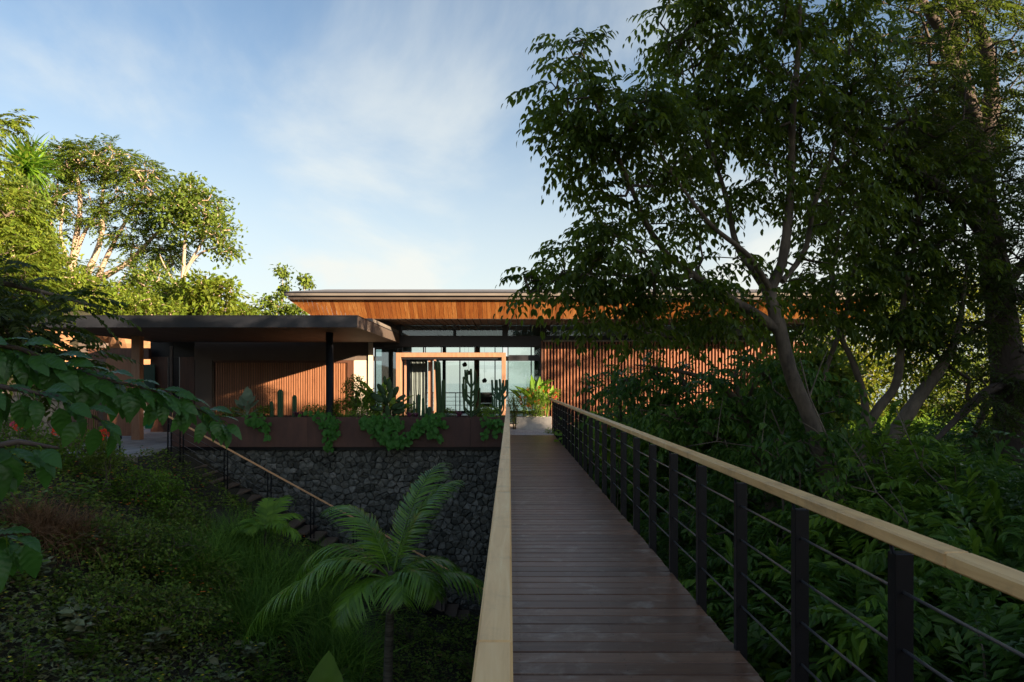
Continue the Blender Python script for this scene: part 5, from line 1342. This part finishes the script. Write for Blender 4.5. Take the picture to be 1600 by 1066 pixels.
for k, (x_, y_) in enumerate(spots):
    pi = rg_.choice([0, 0, 1, 2, 2, 3, 4]); pr_ = protos[pi]
    if pi not in used: used.add(pi); o = pr_; ch = []
    else:
        o = pr_.copy(); COL.objects.link(o)
        for c_ in list(pr_.children): d_ = c_.copy(); COL.objects.link(d_); d_.parent = o
    s_ = rg_.uniform(.75, 1.25) * (1 if y_ > 5 else .8)
    top = -.15 + .40 * min(1.5, max(0, x_ - 2.0)) if y_ < 14 else .35
    h_ = float(H(x_, y_)); need = top - h_; sz_ = max(.6, min(2.3, need / 1.6)) * rg_.uniform(.8, 1.15)
    o.location = (x_, y_, h_ - .05); o.rotation_euler = (0, 0, rg_.uniform(0, 6.28)); o.scale = (s_ * max(1, sz_ * .75), s_ * max(1, sz_ * .75), sz_)
    lab = zone_label(x_, y_, pi); o['category'] = 'shrub'; o['group'] = 'shrubs of paired leaflets right of the boardwalk'; zone.append((lab, o, x_ / y_))
    if x_ < 3.0: o.location.x = max(x_, 1.6 + .72 * o.scale.x)
for lab in sorted(set(z_[0] for z_ in zone)):
    L = sorted([z_ for z_ in zone if z_[0] == lab], key=lambda z_: z_[2])
    for n_, z_ in enumerate(L): z_[1]['label'] = lab if len(L) == 1 else lab.replace(' shrub ', ' shrub, ' + (ORD[n_] if n_ < len(L) - 1 or n_ == 0 else 'rightmost') + ', ')
for k, pr_ in enumerate(protos):
    if k not in used:
        for c_ in list(pr_.children): bpy.data.objects.remove(c_)
        bpy.data.objects.remove(pr_)

# thin bare stems between the shrubs on the right
for k, (pts, w, lb_) in enumerate((
    ([(1225, 800, 9.5), (1218, 730, 9.5), (1222, 680, 9.6), (1205, 640, 9.6)], .022, 'thin pale bare stem just left of the leaning trunk'), ([(1320, 800, 8.5), (1300, 700, 8.6), (1265, 620, 8.8), (1250, 560, 9)], .02, 'thin dark stem crossing behind the leaning trunk'),
    ([(1250, 740, 9), (1190, 700, 9), (1120, 690, 9.2), (1060, 700, 9.4)], .014, 'thin dark twig lying across the shrubs above the right handrail'), ([(1440, 900, 7), (1420, 820, 7), (1370, 770, 7), (1330, 760, 7)], .013, 'slender arching twig above the near handrail at right'),
    ([(1520, 860, 7.5), (1490, 780, 7.6), (1440, 730, 7.8), (1400, 640, 8)], .016, 'slender leaning stem near the right edge'), ([(1500, 730, 12), (1530, 660, 12), (1560, 600, 12), (1600, 560, 12)], .07, 'grey leaning branch low in front of the dark trunk'))):
    L = [P(*q) for q in pts]; g0 = Vector((L[0].x, L[0].y, min(L[0].z, float(H(L[0].x, L[0].y))))); L = [g0] + L; rt = thing('bare_stem', lb_, 'stem', g0)
    tubeobj('stem', L, list(np.linspace(w, w * .35, len(L))), M['bark_grey'], rt, 6)
    for q in range(1, 3):
        a = L[-q - 1]; e = a + Vector((rnd.uniform(-.5, .5), rnd.uniform(-.2, .2), rnd.uniform(.25, .7))); tubeobj('twig', [a, a.lerp(e, .5) + Vector((0, 0, .05)), e], [w * .5, w * .35, w * .15], M['bark_grey'], rt, 5)
# sunlit shrubs and small trees beyond, right
for k, (px_, py_, Y_, rx, ry, lm, lb_) in enumerate((
    (1010, 680, 19, 60, 40, 'leaf_under2', 'green shrub at the foot of the slat screen, left end'), (1120, 690, 19, 70, 45, 'leaf_under2', 'green shrub at the foot of the slat screen behind the young tree'), (1230, 690, 19.5, 60, 45, 'leaf_under2', 'green shrub at the right end of the slat screen'),
    (930, 690, 17.5, 28, 24, 'leaf_lime', 'small bright green shrub beyond the far end of the right railing'), (1060, 682, 15, 50, 26, 'leaf_under2', 'round fresh green shrub below the middle of the slat screen'), (1180, 660, 14.5, 50, 34, 'leaf_under2', 'tall fresh green shrub below the right part of the slat screen'), (1270, 610, 14, 50, 60, 'leaf_hill', 'tall light green shrub behind the leaning trunk'),
    (1320, 600, 24, 60, 70, 'leaf_yellow', 'sunlit yellow-green tree between the leaning stems'), (1420, 560, 26, 70, 80, 'leaf_yellow', 'tall sunlit yellow-green tree behind the three-stemmed tree'), (1500, 620, 24, 60, 80, 'leaf_hill', 'sunlit green tree beside the dark trunk'), (1590, 560, 28, 60, 90, 'leaf_yellow', 'sunlit tree at the right edge of the photo'), (1360, 690, 21, 60, 30, 'leaf_under2', 'bright shrub around the dark planter box'), (1470, 700, 19, 70, 40, 'leaf_under2', 'green shrub in front of the dark trunk'), (1280, 540, 30, 40, 40, 'leaf_hill', 'bush past the right end of the slat screen'),
    (1360, 470, 30, 60, 40, 'leaf_hill', 'tree top seen under the end of the roof'), (1480, 480, 32, 70, 60, 'leaf_yellow', 'sunlit tree top between the dark branches'))):
    c = P(px_, py_, Y_); s_ = Y_ / FPX
    shrub('background_tree' if ry > 60 or py_ < 550 else 'background_shrub', lb_, c, (rx * s_, rx * s_ * .8, ry * s_), 260, lm, 500 + k, ('simple', .20, 1, .24), 13, 6, 'tree' if ry > 60 or py_ < 550 else 'shrub', tm=tmpl_dia(.5, .12), twig=.01)
# pink blossoms near the railing
flowering('low shrub with pink blossoms beyond the middle of the right railing', 955, 690, 12.6, 24, 24, 310, [(944, 668, 4), (952, 663, 5), (960, 671, 4), (966, 678, 4)], 'pink', 'leaf_lime')
# taro-like lime leaves near the screen
def leafy(name, label, base, leaves, lm, cat='plant', tm=None, stem=.012, smooth=True, leafname='leaf'):
    """leaves: (dx,dy,dz tip-of-stem offset, azimuth, elevation of blade, size)"""
    b = Vector(base); root = thing(name, label, cat, b)
    for dx, dy, dz, az, el, s_ in leaves:
        e = Vector((dx, dy, dz)); m_ = e * .5 + Vector((-dx * .15, -dy * .15, dz * .08))
        lf_v, lf_f = leafarr(np.array([[0, 0, 0.]]), np.array([[math.cos(R(az)) * math.cos(R(el)), math.sin(R(az)) * math.cos(R(el)), math.sin(R(el))]]), np.array([[-.1, -.35, .9]]) if abs(el) < 70 else np.array([[.1, -1, .2]]), np.array([s_]), tm or tmpl_big(0, .5))
        lo = put(leafname, raw(leafname, lf_v, lf_f, M[lm], smooth), root, e)
        if stem:
            t = Tubes(); t.add([Vector((0, 0, 0)) - e, m_ - e, Vector((0, 0, 0))], [stem, stem * .8, stem * .5], 5); put('leaf_stalk', t.mesh('leaf_stalk', M[lm]), lo)
    return root
def rl(n, seed, spread, h0, h1, s0, s1, e0=10, e1=70):
    r_ = random.Random(seed); out = []
    for k in range(n):
        az = 360 * k / n * 2.4 + r_.uniform(-25, 25); u = r_.uniform(.2, 1)
        out.append((spread * u * math.cos(R(az)), spread * u * math.sin(R(az)) * .7, r_.uniform(h0, h1), az, r_.uniform(e0, e1), r_.uniform(s0, s1)))
    return out
b_ = P(1000, 690, 17); b_.z = float(H(b_.x, b_.y))
leafy('lime_plant', 'plant with big lime-green upright leaves below the slat screen', b_, rl(9, 3, .3, .7, 1.3, .35, .5), 'leaf_lime')

# ---- plants in the rusty planter
def PB(px_, Y_=20.7): p = P(px_, 0, Y_); p.z = PTOP; return p
def cactus(label, px_, segs, mt, Y_=20.7, ribs=9, name='column_cactus'):
    """segs: list of (px offset pts [(px,py)...], radius m)"""
    b = PB(px_, Y_); root = thing(name, label, 'cactus', b)
    for pts, r in segs:
        pp = [P(a, b2, Y_) for a, b2 in pts]
        dense = []; rr = []
        for a in range(len(pp) - 1):
            for q in range(4): dense.append(pp[a].lerp(pp[a + 1], q / 4)); rr.append(r)
        dense.append(pp[-1]); rr.append(r); tip = (pp[-1] - pp[-2]).normalized()
        dense += [pp[-1] + tip * r * .6, pp[-1] + tip * r * .95]; rr += [r * .75, r * .2]
        t = Tubes(); sides = ribs * 2; k = len(dense); pts_ = np.array([tuple(v) for v in dense])
        tt = np.gradient(pts_, axis=0); tt /= np.linalg.norm(tt, axis=1)[:, None]; ref = np.array([0, 1.0, 0]); a_ = np.cross(tt, ref); a_ /= np.linalg.norm(a_, axis=1)[:, None]; b2_ = np.cross(tt, a_)
        ang = np.linspace(0, 2 * math.pi, sides, endpoint=False); mod = np.where(np.arange(sides) % 2 == 0, 1.0, .78)
        ring = pts_[:, None] + (np.array(rr)[:, None] * mod[None])[:, :, None] * (np.cos(ang)[None, :, None] * a_[:, None] + np.sin(ang)[None, :, None] * b2_[:, None])
        i = np.arange(k - 1)[:, None] * sides; j = np.arange(sides)[None]; q = np.stack([i + j, i + (j + 1) % sides, i + sides + (j + 1) % sides, i + sides + j], -1).reshape(-1, 4)
        put('cactus_stem', raw('cactus_stem', ring.reshape(-1, 3) - np.array(tuple(b)), q, mt), root)
    return root
GB = 655
cactus('short ribbed column cactus, leftmost of three', 425, [([(425, GB), (425, 640), (424, 630)], .055)], M['cactus'])
cactus('tallest of three ribbed column cacti in front of the sunlit garage door', 438, [([(438, GB), (438, 630), (438, 613)], .085)], M['cactus'])
cactus('rightmost of three ribbed column cacti with purple rosettes at its foot', 460, [([(460, GB), (460, 640), (460, 621)], .07)], M['cactus'])
cactus('tall column cactus in front of the glass doors with one side arm', 685, [([(686, GB), (686, 630), (685, 600), (684, 568)], .085), ([(690, GB), (693, 620), (693, 596)], .055)], M['cactusdark'])
cactus('cluster of thin column cacti left of the tall cactus', 655, [([(654, GB), (654, 640), (654, 618)], .045), ([(660, GB), (661, 640), (661, 624)], .04), ([(647, GB), (647, 645), (647, 628)], .035), ([(664, GB), (666, 645), (666, 634)], .03)], M['cactus'], ribs=6)
cactus('small round-topped cactus beside the tall column cactus', 671, [([(671, GB), (671, 645), (671, 639)], .07)], M['cactus'])
def cand(label, px_, top, w, seed, mt, n=14, r=.033):
    r_ = random.Random(seed); segs = [([(px_, GB), (px_, 630), (px_ + 1, 605), (px_, top)], r * 1.2)]
    for k in range(n):
        s_ = -1 if k % 2 else 1; y0 = r_.uniform(612, 648) if k > 3 else r_.uniform(596, 615); dx = s_ * r_.uniform(.3, 1) * w; up_ = r_.uniform(12, 34)
        if y0 - up_ < top + 6: up_ = y0 - top - 6
        segs.append(([(px_, y0 + 6), (px_ + dx * .7, y0), (px_ + dx, y0 - 5), (px_ + dx * 1.05, y0 - 5 - up_)], r * r_.uniform(.7, 1)))
    return cactus(label, px_, segs, mt, 20.75, 5, 'candelabra_cactus')
cand('branching dark candelabra cactus in front of the middle glass pane', 736, 578, 15, 4, M['cactusdark'], 18)
cand('branching green candelabra cactus at the right end of the planter', 781, 594, 12, 5, M['cactus'], 16)
# opuntia pads
def pads(label, px_, plist, lm, Y_=20.6, name='paddle_cactus', cat='cactus'):
    b = PB(px_, Y_); root = thing(name, label, cat, b); ts = np.linspace(0, 1, 7)
    for (a, c_, deg, s_, w) in plist:
        ring = []; 
        for k in range(12):
            th = 2 * math.pi * k / 12; ring.append((w * .5 * math.sin(th), .5 - .5 * math.cos(th)))
        V_ = []; F_ = []
        for lay, (sc_, dz_) in enumerate(((1, 0), (.7, .035), (.01, .05))):
            for (u, v) in ring: V_.append((u * sc_, .5 + (v - .5) * sc_, dz_))
        n1_ = len(V_)
        for (u, v) in ring: V_.append((u * .7, .5 + (v - .5) * .7, -.035))
        for (u, v) in ring: V_.append((u * .01, .5 + (v - .5) * .01, -.05))
        for k in range(12):
            k2 = (k + 1) % 12
            F_ += [[k, k2, 12 + k2, 12 + k], [12 + k, 12 + k2, 24 + k2, 24 + k], [k2, k, 36 + k, 36 + k2], [36 + k2, 36 + k, 48 + k, 48 + k2]]
        th = R(deg); yaw = rnd.uniform(-.5, .5)
        vv, ff = leafarr(np.array([[0, 0, 0.]]), np.array([[math.cos(th), rnd.uniform(-.2, .2), math.sin(th)]]), np.array([[yaw, -1, .2]]), np.array([s_]), (np.array(V_), np.array(F_)))
        put('pad', raw('pad', vv, ff, M[lm], True), root, P(a, c_, Y_ + rnd.uniform(-.15, .15)) - b)
    return root
pads('dark paddle cactus with long oval pads in front of the portal', 606, [(606, 655, 92, .42, .4), (605, 635, 110, .4, .45), (606, 630, 75, .42, .42), (600, 628, 150, .48, .42), (602, 618, 125, .42, .42), (608, 614, 88, .42, .4), (612, 622, 60, .40, .42), (610, 640, 30, .45, .4), (612, 645, 10, .42, .38), (598, 640, 170, .4, .4), (618, 628, 35, .36, .4), (597, 622, 165, .34, .4), (603, 602, 100, .28, .4), (619, 640, 25, .32, .4)], 'cactusdark')
leafy('grey_leaf_plant', 'large grey-green felted leaf plant at the left end of the planter', PB(386), [(u_ * math.cos(a_), -.06 + .03 * (k % 3), h_, math.degrees(a_) + (k % 2) * 20, el_, s_) for k, (a_, u_, h_, el_, s_) in enumerate(((0.3, .12, .3, 50, .36), (2.8, .12, .3, 52, .36), (1.2, .05, .5, 75, .40), (1.9, .08, .45, 70, .40), (.1, .18, .2, 28, .34), (3.1, .18, .2, 28, .34), (4.4, .06, .35, 66, .36), (5.4, .1, .3, 55, .34), (3.6, .15, .12, 15, .3), (5.9, .15, .12, 15, .3), (1.5, .03, .58, 86, .38), (2.3, .1, .36, 60, .38), (.8, .1, .36, 62, .38), (4.0, .12, .25, 40, .34), (5.0, .12, .22, 45, .34)))], 'leaf_grey', tm=tmpl_big(0, .60, bend=.1, pleat=.006))
def bananaish(name, label, px_, Y_, n, h, s_, lm, seed, z=None, w=.34):
    b = PB(px_, Y_); 
    if z is not None: b.z = z
    r_ = random.Random(seed); lv = []
    for k in range(n):
        az = 180 * (k % 2) + r_.uniform(-55, 55) + (20 if k % 3 == 0 else 0); el = r_.uniform(35, 82); u = r_.uniform(.03, .16)
        lv.append((u * math.cos(R(az)), u * math.sin(R(az)) * .5, h * r_.uniform(.35, 1), az, el, s_ * r_.uniform(.75, 1.15)))
    return leafy(name, label, b, lv, lm, tm=tmpl_big(0, w))
bananaish('banana_like_plant', 'tall lime-green broad-leaved plant left of the paddle cactus', 588, 21.0, 11, .85, .62, 'leaf_lime', 6)
bananaish('banana_like_plant', 'lime-green plant glowing right behind the paddle cactus', 622, 21.1, 9, .55, .50, 'leaf_lime', 7)
bananaish('banana_like_plant', 'dark broad-leaved plant growing tall out of the white planter', 838, 22.9, 16, .95, .72, 'leaf_palm', 8, .38, .26)
bananaish('banana_like_plant', 'lime broad-leaved plant at the right of the white planter', 855, 23.0, 10, .75, .55, 'leaf_lime', 9, .38, .3)
bananaish('banana_like_plant', 'broad-leaved plant at the left of the white planter', 818, 23.0, 10, .7, .55, 'leaf_palm', 10, .38, .28)
def pshrub(label, px_, py_, Y_, rx, ry, lm, seed, n=90, leaf=.06, heads=(), fm='orange', per=9, name='planter_shrub', tm=None):
    c = P(px_, py_, Y_); s_ = Y_ / FPX; r0 = shrub(name, label, c, (rx * s_, min(.5, rx * s_ * .8), ry * s_), n, lm, seed, ('simple', leaf, 1, .05), per, 4, 'plant', tm=tm or tmpl_dia(.5, .1), twig=.003)
    r0_z = P(0, GB, Y_).z
    for (hx, hy, hr) in heads:
        p = P(hx, hy, Y_ - rx * s_ * .5); rg = np.random.default_rng(seed + int(hx * 3 + hy)); m_ = 24; d = unit(rg.normal(size=(m_, 3)) + np.array([0, -.3, .4]))
        put('flower_head', leafmesh('flower_head', [leafarr(d * hr * s_ * .6, d, rg.normal(size=(m_, 3)), hr * s_ * .7, tmpl_dia(.7, .1))], M[fm]), r0, p - wloc(r0))
    return r0
pshrub('bushy round-leaved shrub right of the carport column', 553, 620, 20.8, 20, 34, 'leaf_palm', 601, 200, .07)
pshrub('low green plants at the left end of the planter', 360, 645, 20.6, 22, 9, 'leaf_under2', 602, 60, .06)
pshrub('low feathery plants between the cacti and the column', 492, 642, 20.7, 20, 10, 'leaf_palm', 603, 80, .06)
pshrub('low yellow-green plants at the foot of the round-leaved shrub', 556, 648, 20.4, 30, 8, 'leaf_lime', 604, 70, .05)
pshrub('low green plants behind the pink rosette', 700, 645, 20.9, 14, 8, 'leaf_under2', 605, 50, .05)
pshrub('low lime plants at the foot of the right candelabra cactus', 768, 645, 20.5, 12, 10, 'leaf_lime', 606, 50, .06)
pshrub('yellow-green shrub with orange-red flowers in the white planter', 832, 630, 22.8, 26, 26, 'leaf_lime', 607, 240, .055, [(rg_.uniform(808, 856), rg_.uniform(606, 640), rg_.uniform(1.2, 2.4)) for _ in range(22)])
pshrub('feathery grass-green plant left of the white planter', 802, 640, 22.7, 10, 24, 'leaf_hill', 608, 90, .06)
pshrub('tuft of green leaves at the right end of the boardwalk', 862, 678, 20.8, 8, 9, 'leaf_lime', 609, 40, .05)
pshrub('red-flowered sprig above the end of the right railing', 868, 618, 23.0, 6, 8, 'leaf_under2', 610, 20, .05, [(869, 617, 4), (866, 621, 3)], 'red')
pshrub('low bright green plants between the grey-leaved plant and the cacti', 412, 645, 20.8, 14, 10, 'leaf_under2', 611, 70, .06)
pshrub('fern-like green plants at the foot of the carport column', 522, 640, 20.9, 16, 14, 'leaf_under2', 612, 110, .06)
pshrub('lime green mass of small leaves left of the paddle cactus', 583, 632, 20.9, 16, 18, 'leaf_lime', 613, 140, .07)
pshrub('small-leaved green plants behind the violet rosettes', 640, 644, 21.0, 18, 9, 'leaf_under2', 614, 80, .05)
pshrub('green plants between the pink rosette and the right candelabra cactus', 752, 643, 21.0, 12, 10, 'leaf_palm', 615, 60, .06)
bananaish('banana_like_plant', 'broad green leaves rising between carport column and round-leaved shrub', 566, 21.0, 9, .7, .5, 'leaf_under2', 16)
# rosettes
def rosette(label, px_, py_, r, seed, lm='purple', Y_=20.35):
    b = P(px_, py_, Y_); rg = np.random.default_rng(seed); n = 46; root = thing('rosette_plant', label, 'plant', b)
    a = rg.uniform(0, 6.28, n); e = rg.uniform(.15, 1.3, n); d = np.stack([np.cos(a) * np.cos(e), np.sin(a) * np.cos(e), np.sin(e)], -1)
    put('rosette_leaves', leafmesh('rosette_leaves', [leafarr(d * .02, d, np.array([0, 0, 1.0])[None] + 0 * d, r * rg.uniform(.8, 1.1, n), tmpl_strip(.22, .5, 3))], M[lm]), root)
rosette('purple-grey rosette at the foot of the right column cactus', 463, 651, .22, 1)
rosette('purple-grey rosette between column cacti and trailing vine', 474, 651, .22, 2)
rosette('pale violet rosette left of the thin cactus cluster', 640, 652, .20, 3)
rosette('pink spiky rosette in the middle of the planter', 717, 651, .24, 4)
rosette('small red rosette beside the heart-leaved vine', 571, 652, .15, 5)
rosette('violet rosette beneath the thin cactus cluster', 650, 652, .17, 6)
rosette('small grey-green rosette left of the pink one', 700, 652, .16, 7, 'leaf_grey')
# trailing vines hanging over the planter face
def vine(label, strands, seed, n=60, s=.15):
    rg = np.random.default_rng(seed); r_ = random.Random(seed); b = P(strands[0][0][0], 652, 19.95); root = thing('trailing_vine', label, 'vine', b)
    t = Tubes(); PP = []; DD = []
    for st_ in strands:
        pts = [P(a, c_, 19.93 if c_ > 652 else 20.2) for a, c_ in st_]; t.add(pts, .008, 4)
        L = [(pts[i], pts[i + 1]) for i in range(len(pts) - 1)]
        for q in range(int(n * len(L) / 3)):
            A_, B_ = r_.choice(L); w = A_.lerp(B_, r_.random()); PP.append((w.x + r_.gauss(0, .085), min(w.y, 19.94) - abs(r_.gauss(0, .05)) - .01 if w.z < .5 else w.y - .05, w.z + r_.gauss(0, .05)))
            DD.append((r_.gauss(0, .55), -.35 + r_.gauss(0, .2), -.8 + r_.gauss(0, .25)))
    put('vine_stems', t.mesh('vine_stems', M['leaf_vine'], b), root)
    V0, F0 = tmpl_oval(.82, .05, .2)
    for p_, d_ in zip(PP, DD):
        pass
    PP = np.array(PP); DD = np.array(DD)
    m_ = min(300, len(PP))
    for k in range(m_):
        V_, F_ = leafarr(np.zeros((1, 3)), DD[k:k + 1], np.array([[r_.gauss(0, .3), -.8, .55]]), np.array([s * r_.uniform(.7, 1.2)]), (V0, F0))
        tri = F_[:, 2] == F_[:, 3]
        put('vine_leaf', raw('vine_leaf', V_, [F_[~tri], F_[tri][:, :3]], M['leaf_vine']), root, Vector(PP[k]) - b)
vine('short trailing vine near the left end of the planter', [[(395, 648), (405, 655), (412, 670)], [(408, 650), (416, 662), (420, 684)], [(385, 650), (395, 656), (410, 652)]], 1, 42, .15)
vine('long narrow vine hanging below the carport column', [[(485, 645), (505, 650), (513, 665), (516, 700)], [(500, 648), (512, 660), (518, 684)], [(505, 650), (522, 654), (524, 674)], [(486, 652), (500, 648), (515, 652)]], 2, 56, .15)
vine('broad heart-leaved vine spilling over the planter below the paddle cactus', [[(580, 652), (590, 662), (600, 680), (612, 692)], [(572, 656), (586, 668), (608, 690)], [(600, 648), (606, 660), (618, 684)], [(612, 650), (622, 660), (616, 696)], [(566, 658), (580, 655), (600, 652)]], 3, 80, .17)
vine('looping vine climbing back up right of the heart-leaved one', [[(616, 694), (636, 684), (650, 670), (668, 660), (684, 650)], [(640, 678), (660, 664), (690, 652)], [(668, 655), (676, 670), (682, 684)], [(684, 645), (690, 652), (692, 664)], [(650, 668), (664, 656), (680, 648)]], 4, 62, .16)
vine('small vine hanging at the right end of the planter', [[(760, 650), (762, 664), (760, 684)], [(768, 648), (772, 660), (776, 672)], [(754, 652), (766, 655), (784, 660)], [(782, 652), (785, 668)]], 5, 36, .14)

# ---- distant unseen belt of tall trees, added outside the frame on the right to shade the garden in the evening sun
belt = [(25, -6, 11.5), (22, -3.5, 10), (28.5, -8.5, 14), (24.5, -10.5, 11.5), (21, -8, 10.5), (31, -12, 14.5), (27, -14, 14.5), (23, -15.5, 13), (30, -17.5, 14.5), (25.5, -19.5, 14.5), (34, -15.5, 14.5), (19.5, -12.5, 10.5), (20, -19, 12), (29, -4.2, 12), (18.5, -5.5, 10), (16, -10, 10), (33.5, -9.5, 13.5), (26, -1.8, 10.6), (29.8, -1.8, 11.7), (23, -.3, 9.7), (33, -3.5, 10.6)]
proto_t = None
for k, (x_, y_, h_) in enumerate(belt):
    if proto_t is None:
        z0 = float(H(x_, y_)); g = np.array([x_, y_, z0]); Hh = 14.0
        proto_t = make_tree('garden_tree', 'unseen tall dense evergreen added to the right behind the viewer to shade the garden', 'tree', [([g, g + np.array([.1, 0, 5.]), g + np.array([0, .2, 10.])], [.3, .2, .08])],
            [(g + np.array([0, 0, 10.6]), np.array([3.0, 3.0, 3.3]), 220), (g + np.array([0, 0, 6.0]), np.array([3.2, 3.2, 3.0]), 200), (g + np.array([0, 0, 2.6]), np.array([2.8, 2.8, 2.2]), 130)], M['leaf_fine'], M['bark_dark'], 700, ('simple', .55, 1, .4), 14, .02, 'unseen belt of tall trees added to shade the garden', tmpl_dia(.6, .1), step=1.2)
        proto_t.scale = (1, 1, h_ / 14.0); continue
    o = proto_t.copy(); COL.objects.link(o); o.location = (x_, y_, float(H(x_, y_))); o.rotation_euler = (0, 0, k * 1.3); o.scale = (1, 1, h_ / 14.0)
    for c_ in list(proto_t.children): d_ = c_.copy(); COL.objects.link(d_); d_.parent = o
g = np.array([19.2, 13.6, float(H(19.2, 13.6))])  # slender tree out of view, added to cast dapples on the slat screen
make_tree('garden_tree', 'unseen slender open tree added to dapple the slat screen with shade', 'tree', [([g, np.array([19.2, 13.6, 4.]), np.array([19.0, 13.7, 6.8])], [.12, .08, .03])], [(np.array([19.0, 13.6, 6.6]), np.array([1.9, 1.6, 1.9]), 130)], M['leaf_tree'], M['bark_grey'], 730, ('simple', .22, 1, .2), 7, .012, None, tmpl_dia(.5, .1), step=.6)
